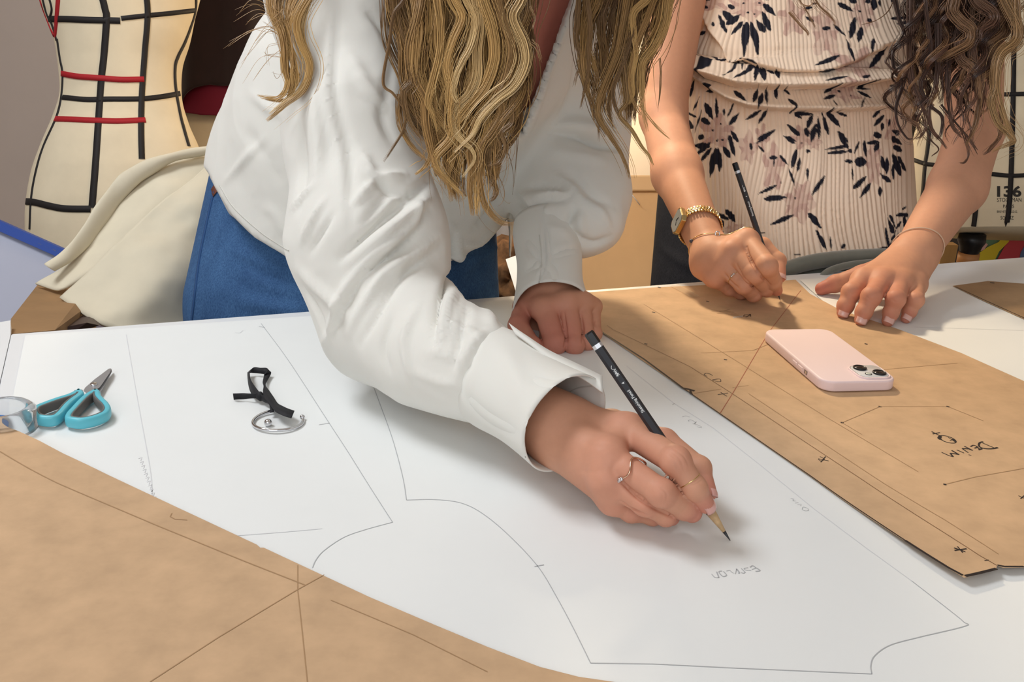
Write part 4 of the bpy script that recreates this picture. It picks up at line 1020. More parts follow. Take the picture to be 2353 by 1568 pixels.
folds = [
    ([(982, 418), (890, 500), (786, 592)], 14, -7), (E2([(1040, 830), (820, 990), (600, 1180)]), 16, 6),
    ([(949, 459), (954, 515), (867, 587), (806, 658), (775, 714), (742, 790)], 15, 6), ([(985, 480), (930, 560), (840, 625), (800, 690), (760, 770)], 14, -6),
    ([(1036, 520), (959, 577), (888, 628), (852, 679), (800, 765)], 14, 5), ([(1010, 570), (920, 640), (880, 700), (830, 790)], 13, -4),
    ([(1041, 541), (1031, 638), (1005, 724), (1002, 790)], 11, -6), ([(1051, 551), (1061, 602), (1112, 704), (1135, 760)], 14, 5), ([(1061, 620), (1025, 714), (1012, 800)], 12, 5),
    ([(1080, 690), (1060, 770), (1050, 840)], 9, -4), ([(960, 700), (930, 780), (950, 880)], 16, 4), ([(905, 720), (880, 800), (900, 870)], 14, -3), ([(1120, 760), (1080, 800), (1050, 870)], 10, 3),
    ([(780, 0), (770, 204), (801, 347), (806, 459), (811, 551)], 13, -2.0), ([(760, 0), (752, 210), (780, 350), (790, 470)], 14, 3),
    ([(673, 480), (719, 428)], 10, 4), ([(694, 556), (745, 459)], 11, 4), ([(715, 580), (770, 490)], 10, -3), ([(811, 474), (867, 408)], 10, 4), ([(830, 520), (900, 430)], 12, -3),
    ([(690, 270), (700, 380), (690, 480)], 18, -4), ([(720, 190), (735, 330), (728, 420)], 18, 4),
    ([(510, 423), (560, 370), (612, 316)], 12, 2.2), ([(575, 215), (620, 250), (660, 260)], 16, 2.5), ([(560, 300), (600, 340), (655, 430)], 20, -1.6), ([(600, 470), (640, 500), (665, 560)], 18, 1.5),
    ([(620, 640), (700, 700), (740, 740)], 20, 0), ([(690, 620), (760, 690), (800, 720)], 18, 4), ([(700, 660), (730, 720), (750, 780)], 12, -4),
    
    ([(900, 150), (880, 260), (905, 330)], 16, -4), ([(800, 120), (850, 210), (900, 240)], 18, 3), ([(840, 20), (880, 70), (905, 130)], 14, -4), ([(820, 220), (870, 240), (905, 250)], 11, -1.5),
    ([(855, 380), (890, 430), (940, 440)], 16, -6), ([(830, 350), (870, 400), (930, 400)], 14, 5),
    ([(1112, 778), (1060, 755), (1010, 745)], 12, 2.2), ([(1085, 835), (1035, 818), (980, 805)], 13, 2.4), ([(1060, 888), (1012, 878), (955, 855)], 13, 2.2),
    # left sleeve
    ([(1270, 306), (1320, 312), (1378, 332), (1425, 335)], 13, -9), ([(1260, 285), (1330, 290), (1420, 312)], 18, 7), ([(1255, 335), (1310, 355), (1400, 372)], 20, 4),
    (E6([(250, 190), (400, 178), (560, 190)]), 11, -5), (E6([(360, 300), (500, 275), (640, 262)]), 10, -5), (E6([(300, 245), (430, 235), (560, 240)]), 11, 4),
    (E6([(480, 60), (600, 150), (700, 290), (860, 400), (930, 540)]), 11, 5), (E6([(540, 40), (680, 130), (800, 260), (960, 340)]), 14, -4), (E6([(410, 210), (520, 240), (700, 290)]), 9, 3),
    (E6([(640, 360), (610, 440), (630, 470)]), 8, -6), (E6([(700, 380), (690, 460), (720, 560)]), 9, 4), (E6([(560, 480), (700, 600), (800, 640), (920, 590)]), 11, -5), (E6([(150, 280), (230, 330), (290, 420)]), 9, -4), (E6([(160, 220), (240, 260), (300, 340)]), 9, 3),
    (E6([(360, 330), (330, 380), (350, 430)]), 7, -5), (E6([(450, 300), (420, 370), (430, 430)]), 8, 3),
    ([(1300, 40), (1270, 140), (1215, 300)], 9, 3), ([(1335, 60), (1320, 180), (1290, 270)], 16, -4), ([(1380, 60), (1390, 170), (1410, 260)], 18, 4), ([(1090, 520), (1130, 480), (1160, 410)], 16, -5), ([(1060, 560), (1100, 560), (1140, 520)], 10, 3),
]
V = wrinkle(V, T3, [(q, max(w * 0.85, 9.5), a * 1.3) for q, w, a in folds])
N = vnormals(V, T3)
n1 = vnoise(V * np.array([1, 0.55, 1]), 0.05, 1); n2 = vnoise(V * np.array([1, 0.6, 1]), 0.022, 5)
V = V + N * (0.0016 * (1 - 2 * np.abs(n1)) + 0.0006 * (1 - 2 * np.abs(n2)))[:, None]
shirt = mesh('shirt', to_world(V), T3, shirt_m, p1)
shirtC = Caster(V, T3)
# stitched hem and seams
seam_m = mat('white_seam', '#d2d0c8', 0.85)
hem2 = [(x + 6, y - 13) for x, y in zip(hemx[2:8], hemy[2:8])]
mesh('hem_seam', *ribbon_on(shirtC, [(504, 425), (536, 476), (594, 530), (640, 562), (664, 576)], 0.0010, 0.0003), seam_m, shirt)
# cuffs
def cuff(A, B, rA, rB, name, parent, n=24, sq=1.0, wav=0.0012, slit=None, bow=0.0):
    ax, u, v = basis(B - A); rows = []
    for i in range(n):
        t = i / (n - 1); r = rA + (rB - rA) * t + 0.0012 * math.sin(t * 7) + bow * math.sin(math.pi * t)
        rows.append((A + (B - A) * t, u * r * sq, v * r))
    V, Fc = frustum_tube(rows, 72, 0.0014)
    N = V * 0
    nz = vnoise(V, 0.03, 9); 
    cc_ = A + ((V - A) @ ax)[:, None] * ax; rad = V - cc_
    return V + rad / np.linalg.norm(rad, axis=1, keepdims=True) * (nz * wav)[:, None], Fc
Ac, Bc = C(1100, 845, .805), C(1300, 975, .732)
V, Fc = cuff(Ac, Bc, .0375, .0392, 'cuff', shirt)
V = wrinkle(V, Fc, [([(1100, 770), (1080, 830), (1045, 920)], 5, -1.5), ([(1150, 800), (1180, 850), (1200, 930)], 22, 2.5), ([(1060, 900), (1120, 960), (1200, 1000)], 18, -1.5), ([(1210, 860), (1260, 880), (1320, 870)], 16, -1.5), ([(1200, 960), (1230, 1000), (1235, 1040)], 12, -1.5), ([(1115, 780), (1095, 840), (1060, 930)], 6, 1.2)])
cuffR = mesh('cuff', to_world(V), Fc, shirt_m, shirt)
cR = Caster(V, Fc)
mesh('cuff_seam', *ribbon_on(cR, [(1375, 885), (1320, 895), (1270, 935), (1238, 985), (1208, 1050)], 0.0010, 0.0003), seam_m, cuffR)
# overlapping cuff placket standing up behind the wrist
ax, u, v = basis(Bc - Ac)
rows = []
S = [(1170, 745, .775, 1185, 770, .768), (1210, 775, .765, 1225, 800, .757), (1260, 808, .755, 1275, 840, .745), (1330, 842, .745, 1338, 872, .735), (1384, 868, .738, 1384, 905, .728)]
K = spline(np.array([np.concatenate([C(a, b, c), C(d, e, f)]) for a, b, c, d, e, f in S]), 30); m = len(K)
o = mesh('cuff_flap', to_world(np.concatenate([K[:, :3], K[:, 3:]])), [[i, i + 1, m + i + 1, m + i] for i in range(m - 1)], shirt_m, shirt)
o.modifiers.new('thick', 'SOLIDIFY').thickness = 0.002
Al, Bl = C(1257, 512, 1.135), C(1266, 690, 1.088)
V, Fc = cuff(Al, Bl, .0375, .0385, 'cuff', shirt, bow=-0.0008)
px_ = to_px(V); sl = np.clip((px_[:, 1] - 640) / 60, 0, 1) ** 2 * sstep(1235, 1185, px_[:, 0]); V = V + np.array([-0.006, 0.022, 0.0]) * sl[:, None]
sl = np.clip((px_[:, 1] - 640) / 60, 0, 1) ** 2 * sstep(1310, 1345, px_[:, 0]); V = V + np.array([0.008, 0.008, 0.0]) * sl[:, None]
V = wrinkle(V, Fc, [(E6([(385, 420), (410, 600), (425, 740), (400, 870), (330, 980)]), 5, -4), (E6([(350, 430), (375, 600), (390, 740), (370, 860), (290, 960)]), 6, 3), (E6([(460, 750), (560, 705), (700, 690)]), 8, -3), (E6([(460, 715), (560, 665), (690, 650)]), 9, 2.5), (E6([(230, 880), (330, 815), (410, 790)]), 8, -3), (E6([(240, 610), (290, 690), (370, 750)]), 9, -3), (E6([(440, 800), (480, 880), (470, 950)]), 9, -2), (E6([(420, 500), (520, 520), (640, 600)]), 9, 2.5), (E6([(215, 640), (260, 760), (300, 860)]), 10, 2)])
cuffL = mesh('cuff', to_world(V), Fc, shirt_m, shirt)
cL = Caster(V, Fc)
mesh('cuff_seam', *ribbon_on(cL, [(1236, 668), (1245, 600), (1240, 540)], 0.0010, 0.0003), seam_m, cuffL)

# ------------------------------------------------------------------ blue jeans
def denim(name, c1, c2):
    t = NT(name); x = t.noise(900, 4, 0.7, stretch=(1, 1, 0.25)); y = t.noise(24, 4, 0.6, stretch=(1, 1, 0.5))
    r = t.ramp(x.outputs['Fac'], [(0.35, lin(c1)), (0.65, lin(c2))]); r2 = t.ramp(y.outputs['Fac'], [(0.3, (0.72, 0.74, 0.78)), (0.7, (1.1, 1.08, 1.05))])
    mx = t.n('ShaderNodeMix'); mx.data_type = 'RGBA'; mx.blend_type = 'MULTIPLY'; mx.inputs['Factor'].default_value = 1
    t.l(r.outputs['Color'], mx.inputs[6]); t.l(r2.outputs['Color'], mx.inputs[7]); t.l(mx.outputs[2], t.b.inputs['Base Color'])
    t.b.inputs['Roughness'].default_value = 0.85; t.b.inputs['Specular IOR Level'].default_value = 0.2
    t.bump(x.outputs['Fac'], 0.3, 0.0004); return t.m
dn = denim('blue_denim', '#2e4f7a', '#4a6f9c'); dk = denim('black_denim', '#191a1f', '#2b2c32')
SQJ = (np.array([0, 0, 1.0]), 0.60)
down = -UPC
def jeans(name, hipj, waistj, thighs, m, parent, folds, extra=None):
    T = UN(0.02, ch([waistj, hipj], SQJ, 0.03), *[ch([(c, r), (c + down * 0.42, r * 0.72), (c + down * (0.80 if TH else 0), r * 0.55)], k=0.02) for c, r in thighs])
    wy = (waistj[0])
    def post(X, d): return np.maximum(d, -((X - waistj[0]) @ down))
    V, Q = polygonise(T, 0.005, post); T3 = quads_to_tris(Q)
    V = wrinkle(V, T3, folds)
    o = mesh(name, to_world(V), T3, m, parent); return o, Caster(V, T3)
jn, jC = jeans('jeans', J(788, 705, 362, d=1.285), J(815, 395, 322, d=1.30), [(C(655, 760, 1.29), .098), (C(930, 750, 1.31), .098)], dn, p1,
    [([(560, 600), (640, 640), (700, 655)], 14, -4), ([(530, 570), (620, 615), (690, 630)], 12, 4), ([(520, 640), (620, 680), (700, 690)], 16, -3), ([(540, 690), (620, 705), (700, 715)], 14, 3), ([(1075, 640), (1110, 610), (1150, 590)], 10, -4), ([(1075, 680), (1115, 655), (1155, 640)], 10, 3), ([(1080, 610), (1120, 580), (1150, 560)], 10, 3)])
st = mat('denim_seam', '#254a7a', 0.85)
mesh('side_seam', *ribbon_on(jC, [(492, 440), (474, 520), (458, 600), (449, 670), (441, 740)], 0.004, 0.0012), st, jn)
mesh('waistband', *ribbon_on(jC, [(500, 424), (540, 474), (600, 520), (680, 570)], 0.005, 0.0010), st, jn)
mesh('leather_patch', *ribbon_on(jC, [(492, 428), (497, 446)], 0.012, 0.0012, spl=False), mat('leather', '#6a3a2c', 0.6), jn)
jn2, jC2 = jeans('jeans', J(1795, 665, 300, d=1.60), J(1800, 420, 285, d=1.60), [(C(1680, 720, 1.60), .09), (C(1905, 720, 1.61), .09)], dk, p2,
    [([(1510, 560), (1560, 600), (1610, 620)], 10, 2)])

# ------------------------------------------------------------------ pleated floral top
rowsT = [(-230, 1655, -230, 2110), (-100, 1648, -100, 2104), (0, 1638, 0, 2094), (50, 1620, 50, 2091), (92, 1604, 92, 2088), (143, 1594, 143, 2084), (170, 1600, 172, 2080), (200, 1578, 200, 2078), (214, 1571, 214, 2077), (255, 1566, 250, 2078), (306, 1576, 306, 2080), (367, 1598, 360, 2082), (430, 1612, 430, 2086), (500, 1628, 500, 2090), (560, 1640, 560, 2092), (640, 1650, 630, 2094)]
KT = spline(np.array(rowsT, float), 440); nU = 720
depthT = np.interp(KT[:, 0], [-230, 0, 200, 640], [1.47, 1.51, 1.54, 1.54]); thk = np.interp(KT[:, 0], [-230, 0, 150, 300, 640], [.085, .10, .10, .088, .085])
th = np.concatenate([np.linspace(np.pi, 2 * np.pi, 560, endpoint=False), np.linspace(0, np.pi, 160, endpoint=False)])
Lp = np.stack([C(a, b, d) for a, b, d in zip(KT[:, 1], KT[:, 0], depthT)]); Rp = np.stack([C(a, b, d) for a, b, d in zip(KT[:, 3], KT[:, 2], depthT)])
cT = (Lp + Rp) / 2; aT = (Rp - Lp) / 2
se = lambda x, p: np.sign(x) * np.abs(x) ** p
P = cT[:, None] + aT[:, None] * se(np.cos(th), 0.9)[None, :, None] + np.array([0, 0, 1.0]) * thk[:, None, None] * se(np.sin(th), 0.85)[None, :, None]
V = P.reshape(-1, 3); p = to_px(V)
front = (np.sin(np.tile(th, len(KT))) < 0.15)
Nn = np.cross(np.gradient(P, axis=1), np.gradient(P, axis=0)); Nn /= np.linalg.norm(Nn, axis=2, keepdims=True) + 1e-12
rad = P - cT[:, None]
Nn *= np.sign((Nn * rad).sum(2, keepdims=True)); N = Nn.reshape(-1, 3)
x, y = p[:, 0], p[:, 1]
h1 = np.interp(x, [1560, 1604, 1640, 1700, 1790, 1900, 2000, 2060, 2100], [150, 166, 188, 203, 206, 202, 190, 172, 165])
h2 = np.interp(x, [1560, 1610, 1640, 1680, 1720, 1780, 1900, 2040, 2100], [165, 180, 207, 230, 245, 252, 255, 249, 247])
h0 = np.interp(x, [1560, 1636, 1660, 1690, 1740, 1800, 1880, 1960, 2100], [-60, 20, 80, 122, 150, 156, 150, 120, 60])
S = lambda h, w, up: sstep(-w, 0.0, h - y) * np.exp(-np.clip(h - y, 0, None) / up)
disp = 0.044 * S(h1, 4, 90) + 0.032 * S(h2, 4, 38) + 0.020 * S(h0, 14, 120)
disp *= front
# fine irregular pleats
xs = x + 5.0 * vnoise(np.stack([x * 0.012, y * 0.006, 0 * x], 1), 1.0, 2) * 3 + 0.10 * (y - 300) * np.clip((1790 - x) / 250, -1, 1)
ph = xs / 9.2
tri = np.abs((ph + 0.35 * vnoise(np.stack([ph * 0.7, y * 0.004, 0 * x], 1), 1.0, 4)) % 1.0 - 0.35)
amp = 0.0022 * (0.55 + 0.6 * vnoise(np.stack([ph * 0.35, y * 0.01, 0 * x + 3], 1), 1.0, 6) ** 2 + 0.35 * sstep(400, 600, y))
deep = 0.0035 * (vnoise(np.stack([ph * 0.3, y * 0.003, 0 * x + 9], 1), 1.0, 8))
V2 = V + N * (disp + (tri - 0.3) * amp * 2 + deep * 0.5 + 0.004)[:, None]
lv = []
def LV(ox, oy, s, L): lv.extend([(ox + a / s, oy + b / s, ox + c / s, oy + d / s, w / s) for a, b, c, d, w in L])
LV(1560, 0, 4.75, [(370, 0, 460, 80, 70), (385, 130, 450, 170, 60), (560, 170, 640, 260, 70), (720, 190, 590, 310, 60), (530, 215, 600, 400, 40), (740, 260, 640, 410, 45), (770, 265, 755, 570, 75), (810, 260, 880, 560, 65), (860, 240, 945, 380, 70), (920, 150, 1000, 370, 60), (935, 70, 1050, 190, 65), (600, 90, 655, 140, 50), (620, 10, 670, 15, 40), (490, 290, 500, 340, 25), (955, 0, 1000, 10, 40), (345, 170, 310, 345, 20), (280, 240, 275, 340, 12), (385, 370, 300, 450, 35), (290, 460, 330, 540, 30), (275, 500, 235, 620, 30), (450, 650, 530, 770, 45), (270, 825, 480, 790, 45), (640, 580, 630, 700, 18), (630, 690, 360, 915, 45), (540, 795, 720, 740, 22), (690, 620, 690, 750, 40), (740, 640, 730, 720, 30), (730, 720, 820, 740, 25), (560, 925, 730, 750, 20), (750, 670, 870, 730, 20), (640, 945, 870, 760, 35), (870, 730, 820, 960, 45), (890, 740, 910, 950, 60), (900, 740, 1000, 870, 45), (1030, 740, 1040, 920, 50), (725, 750, 720, 840, 25), (310, 1010, 430, 985, 50), (620, 1020, 745, 1135, 45), (860, 970, 810, 1150, 45), (905, 1030, 860, 1190, 55), (940, 980, 940, 1180, 35), (1040, 980, 1040, 1110, 40), (1120, 985, 1185, 1060, 30), (1150, 1100, 1235, 1190, 45), (1235, 1170, 1200, 1250, 25), (300, 1125, 390, 1310, 65), (415, 1050, 430, 1290, 40), (500, 1190, 500, 1270, 25), (605, 1125, 530, 1290, 25), (665, 1235, 550, 1370, 55), (270, 1290, 355, 1360, 60), (730, 1315, 900, 1200, 40), (960, 1200, 865, 1360, 45), (1250, 1240, 1330, 1300, 40), (1175, 1365, 1310, 1495, 45), (1050, 1420, 850, 1530, 40), (1130, 1490, 1270, 1550, 40), (570, 1420, 650, 1555, 40), (555, 1480, 590, 1568, 40), (240, 1500, 300, 1480, 55), (190, 880, 150, 1070, 25), (250, 1060, 180, 1210, 15), (130, 950, 160, 1000, 20), (110, 1300, 180, 1400, 60), (270, 1200, 200, 1450, 14), (110, 1220, 220, 1280, 25), (840, 175, 850, 190, 20), (775, 165, 795, 175, 20), (740, 60, 750, 75, 22), (890, 50, 900, 70, 18), (460, 1350, 475, 1365, 22), (380, 1410, 390, 1430, 18), (425, 1525, 440, 1535, 25), (475, 1525, 500, 1530, 25)])
LV(1580, 290, 4.75, [(90, 200, 270, 220, 75), (275, 170, 130, 305, 50), (70, 225, 130, 410, 35), (285, 230, 160, 400, 45), (330, 240, 270, 560, 75), (345, 230, 370, 500, 60), (400, 220, 470, 350, 55), (455, 100, 525, 340, 50), (470, 40, 565, 180, 45), (145, 130, 195, 90, 50), (960, 45, 745, 195, 40), (690, 190, 700, 270, 25), (765, 210, 840, 290, 25), (1085, 0, 1210, 110, 40), (1040, 110, 1170, 200, 40), (890, 350, 975, 350, 45), (940, 360, 940, 450, 20), (1000, 320, 1090, 430, 30), (1095, 460, 1165, 660, 25), (1185, 250, 1130, 465, 55), (1220, 345, 1190, 510, 40), (770, 745, 970, 650, 40), (835, 800, 1085, 780, 65), (905, 1080, 1160, 970, 50), (300, 925, 470, 1025, 45), (430, 905, 540, 1050, 60), (350, 990, 425, 1110, 45), (1150, 1408, 1235, 1402, 12), (795, 1170, 850, 1165, 10), (260, 845, 290, 855, 10), (1160, 780, 1175, 800, 20), (1010, 625, 1020, 625, 20)])
LV(1820, 0, 4.75, [(560, 0, 640, 40, 55), (450, 45, 605, 140, 55), (745, 0, 760, 50, 50), (810, 0, 800, 125, 60), (870, 0, 865, 90, 25), (990, 0, 990, 40, 15), (610, 200, 535, 440, 60), (660, 310, 595, 490, 55), (725, 220, 760, 260, 45), (745, 435, 705, 575, 30), (915, 515, 715, 715, 50), (410, 590, 150, 690, 40), (190, 740, 440, 735, 60), (495, 450, 545, 640, 30), (390, 280, 495, 410, 30), (275, 330, 360, 320, 45), (110, 190, 200, 255, 35), (190, 55, 250, 50, 20), (100, 110, 190, 95, 40), (945, 220, 1130, 200, 40), (980, 275, 1130, 260, 45), (240, 935, 470, 880, 30), (590, 905, 665, 870, 35), (410, 960, 300, 1040, 45), (420, 1060, 285, 1110, 45), (750, 910, 655, 990, 50), (650, 980, 790, 990, 20), (650, 1010, 775, 1100, 40), (710, 1090, 630, 1200, 18), (990, 955, 1100, 955, 30), (385, 1120, 410, 1190, 20), (15, 1240, 220, 1250, 50), (215, 1250, 150, 1420, 50), (270, 1280, 280, 1530, 40), (310, 1230, 390, 1480, 50), (360, 1210, 515, 1400, 60), (460, 1220, 595, 1280, 30), (485, 1440, 600, 1568, 50), (940, 1190, 865, 1290, 40), (980, 1260, 875, 1385, 50), (245, 1360, 200, 1560, 60), (140, 1400, 170, 1500, 50), (0, 1420, 75, 1490, 50), (1065, 1430, 1140, 1470, 50), (880, 1460, 940, 1500, 60), (1070, 1490, 1100, 1568, 60), (960, 1340, 960, 1440, 40), (1040, 1300, 1030, 1390, 20), (520, 735, 530, 750, 22), (650, 130, 675, 145, 20), (455, 1005, 475, 1025, 22), (570, 1060, 580, 1075, 16)])
LV(1820, 290, 4.75, [(490, 65, 600, 260, 55), (345, 260, 610, 225, 40), (375, 300, 630, 280, 40), (600, 260, 635, 295, 40), (665, 390, 795, 400, 110), (550, 380, 650, 400, 40), (640, 440, 650, 600, 22), (720, 170, 660, 310, 25), (775, 160, 795, 350, 40), (800, 190, 930, 180, 45), (930, 180, 880, 290, 50), (650, 690, 800, 550, 60), (720, 795, 850, 620, 55), (940, 660, 940, 775, 45), (940, 525, 1050, 620, 50), (1070, 300, 1160, 560, 70), (1130, 330, 1210, 510, 40), (1010, 340, 1010, 530, 40), (950, 330, 1000, 500, 55), (1075, 420, 1080, 590, 30), (1080, 220, 1170, 285, 60), (1070, 50, 1140, 100, 50), (1070, 130, 1170, 210, 45), (880, 70, 940, 140, 60), (350, 545, 200, 765, 50), (160, 460, 165, 600, 25), (170, 950, 310, 1120, 65), (250, 1130, 370, 1360, 45), (410, 1210, 415, 1350, 30), (570, 1290, 530, 1340, 40), (1045, 970, 1110, 1120, 30), (1020, 1000, 1090, 1180, 30), (1110, 980, 1250, 960, 45), (1210, 880, 1175, 930, 20), (1200, 980, 1200, 1150, 35), (1220, 950, 1220, 1000, 50), (1170, 1040, 1110, 1130, 30), (1000, 1110, 1040, 1340, 25), (1120, 1120, 1050, 1310, 22), (930, 1335, 1060, 1325, 20), (1240, 1020, 1260, 1090, 30), (1070, 1080, 1080, 1180, 40), (1130, 1150, 1140, 1260, 20), (85, 185, 105, 195, 22), (145, 265, 185, 290, 40), (25, 780, 35, 800, 25)])
mv = [(1724, 21, 42, 30), (1659, 17, 25, 22), (1815, 45, 26, 38), (1883, 74, 30, 50), (1967, 32, 24, 45), (1938, 150, 44, 34), (1930, 216, 28, 26), (1841, 318, 24, 24), (1650, 303, 34, 36), (1719, 343, 20, 36), (1776, 385, 23, 52), (1826, 470, 26, 36), (1843, 460, 24, 44), (2003, 375, 18, 50), (1690, 528, 22, 18), (1750, 320, 14, 30), (2045, 300, 16, 30), (1870, 330, 14, 16)]
leaf = np.full(len(V), 9.0); 
for a, b, c, d, w in lv:
    m = (np.abs(x - (a + c) / 2) < abs(a - c) / 2 + w + 4) & (np.abs(y - (b + d) / 2) < abs(b - d) / 2 + w + 4) & front
    i = np.flatnonzero(m)
    if not len(i): continue
    ln = math.hypot(c - a, d - b) + 1e-6; ux, uy = (c - a) / ln, (d - b) / ln
    s_ = (x[i] - a) * ux + (y[i] - b) * uy; q = (x[i] - a) * -uy + (y[i] - b) * ux
    t = np.clip(s_ / ln, 0, 1); k = int(a * 7 + b * 3) % 3
    prof = np.sin(np.pi * t ** (0.75, 1.0, 1.3)[k]) ** (0.8 if ln > 2.2 * w else 0.5)
    wob = 1.3 * vnoise(np.stack([x[i] * 0.25, y[i] * 0.25, 0 * x[i]], 1), 1.0, 21)
    e = np.abs(q) - 0.5 * w * prof + wob * 0.6 + np.maximum(0, np.abs(s_ - ln / 2) - ln / 2) * 1.2
    leaf[i] = np.minimum(leaf[i], e)
mauve = np.zeros(len(V))
for a, b, rx, ry in mv:
    dx, dy = (x - a) / rx, (y - b) / ry; r_ = np.hypot(dx, dy); an2 = np.arctan2(dy, dx)
    mauve = np.maximum(mauve, sstep(1.0, 0.9, r_ * (1 + 0.22 * np.cos(5 * an2 + a)) + 0.12 * vnoise(np.stack([x * 0.1, y * 0.1, 0 * x], 1), 1.0, 31)) * (0.75 + 0.25 * np.sign(np.cos(5 * an2 + b)) * sstep(0.3, 0.5, r_)))
mauve *= front
cb, cm, cl = np.array(lin('#ecd5be')), np.array(lin('#bd978a')), np.array(lin('#1a1a26'))
lf = sstep(0.9, -0.5, leaf)[:, None]; mm_ = mauve[:, None] * 0.85
colT = (cb * (1 - mm_) + cm * mm_) * (1 - lf) + cl * lf
# the pattern repeats on the back as plain cloth
ft = np.array(grid_faces(len(KT), nU))
top2 = mesh('floral_top', to_world(V2), ft, mat_attr('pleated_floral_cloth', 0.75, 0.25, bump=0.08, bscale=900, bdist=0.0002), p2, True, col=colT)
top2.modifiers.new('thick', 'SOLIDIFY').thickness = 0.001

# ------------------------------------------------------------------ watch and bracelets
def onarm(a, b, t): return a[0] + (b[0] - a[0]) * t, a[1] + (b[1] - a[1]) * t
cw_, rw_ = onarm(fR2, v1, 0.66)
axw = v1[0] - fR2[0]; axw /= np.linalg.norm(axw)
axs = axw + np.array([-0.10, -0.12, 0.0]); axs /= np.linalg.norm(axs)      # the strap sits a little skewed on the wrist
RW = S2.ring(cw_, axs, 0.0016, 88)
tub = lambda P, r, s_: (lambda q: (to_world(q[0]), q[1]))(tube(P, r, s_, closed=True))
watch = mesh('watch_strap', *tub([p_ for p_, d_ in RW], 0.0014, 6), M['gold'], p2)
mb = MB()
for k in range(44):
    for r_, w_ in ((-1, 0.0042), (0, 0.0036), (1, 0.0042)):
        p_, d_ = RW[(2 * k + (r_ == 0)) % 88]; tg = np.cross(axs, d_)
        c0 = p_ + axs * r_ * 0.0044 + d_ * 0.0006
        Vb, Fb = box((0, 0, 0), (0.0031, w_, 0.0024)); mb.add(to_world(c0 + Vb[:, :1] * tg + Vb[:, 1:2] * axs + Vb[:, 2:] * d_), Fb)
links = mb.build('strap_links', M['gold'], watch, False, bevel=0.0007)
p_, rad_ = max(RW, key=lambda q: q[1] @ np.array([-0.80, 0.10, -0.60]))
tg = np.cross(axs, rad_); c0 = p_ + rad_ * 0.0008
def oct_(hw, hl, cut, z): return np.array([c0 + tg * a + axs * b + rad_ * z for a, b in ((hw, hl - cut), (hw - cut, hl), (-hw + cut, hl), (-hw, hl - cut), (-hw, -hl + cut), (-hw + cut, -hl), (hw - cut, -hl), (hw, -hl + cut))])
case = MB().add(*(lambda q: (to_world(q[0]), q[1]))(hexa(oct_(.0150, .0140, .005, -0.002), oct_(.0150, .0140, .005, 0.0042)))).build('watch_case', M['gold'], watch, False, bevel=0.0006)
MB().add(*(lambda q: (to_world(q[0]), q[1]))(hexa(oct_(.0132, .0122, .0046, 0.003), oct_(.0132, .0122, .0046, 0.0046)))).build('watch_dial', mat('watch_dial', '#9aa0a0', 0.12, spec=0.6, coat=0.5), watch, False)
mb = MB()
for dx_, dy_ in ((0.004, 0.006), (-0.006, 0.002)):
    q0 = c0 + rad_ * 0.0049; q1 = q0 + tg * dx_ + axs * dy_
    mb.add(*(lambda q: (to_world(q[0]), q[1]))(tube([q0, q1], 0.00035, 6)))
mb.build('watch_hand', M['dark_metal'], watch)
def bracelet(cj, ax, m, tr, wob, off, skin):
    ax = np.array(ax, float) / np.linalg.norm(ax); Rg = skin.ring(cj, ax, off, 90)
    P = [p_ + ax * wob * math.sin(4 * math.pi * i / 90 + 0.6) for i, (p_, d_) in enumerate(Rg)]
    return mesh('bracelet', *tub(P, tr, 8), m, p2), np.array(P)
near_px = lambda P, x_, y_: min(P, key=lambda q: np.hypot(*(to_px(q) - np.array([x_, y_]))) + 1000 * (q[2] - P[:, 2].mean() > 0))
c, r = onarm(fR2, v1, 0.93)
bo, P = bracelet(c, axw + np.array([-0.30, -0.25, 0.0]), M['gold'], 0.00055, 0.003, 0.0008, S2)
q = near_px(P, 1646, 546)
mesh('charm', *tub([q + np.array([0.0028 * math.cos(k), 0.0028 * math.sin(k), -0.0012]) for k in np.linspace(0, 2 * np.pi, 20, endpoint=False)], 0.0008, 6), M['chrome'], bo)
q = near_px(P, 1608, 584)
mesh('charm', *(lambda z: (to_world(z[0]), z[1]))(ball(q, 0.0026, 10)), mat('dark_bead', '#4b4a55', 0.3), bo)
c, r = onarm(fL2, x1, 0.90)
bracelet(c, x1[0] - fL2[0] + np.array([0.07, -0.02, 0.0]), mat('beige_cord', '#d0b096', 0.6), 0.0009, 0.001, 0.0015, S2)
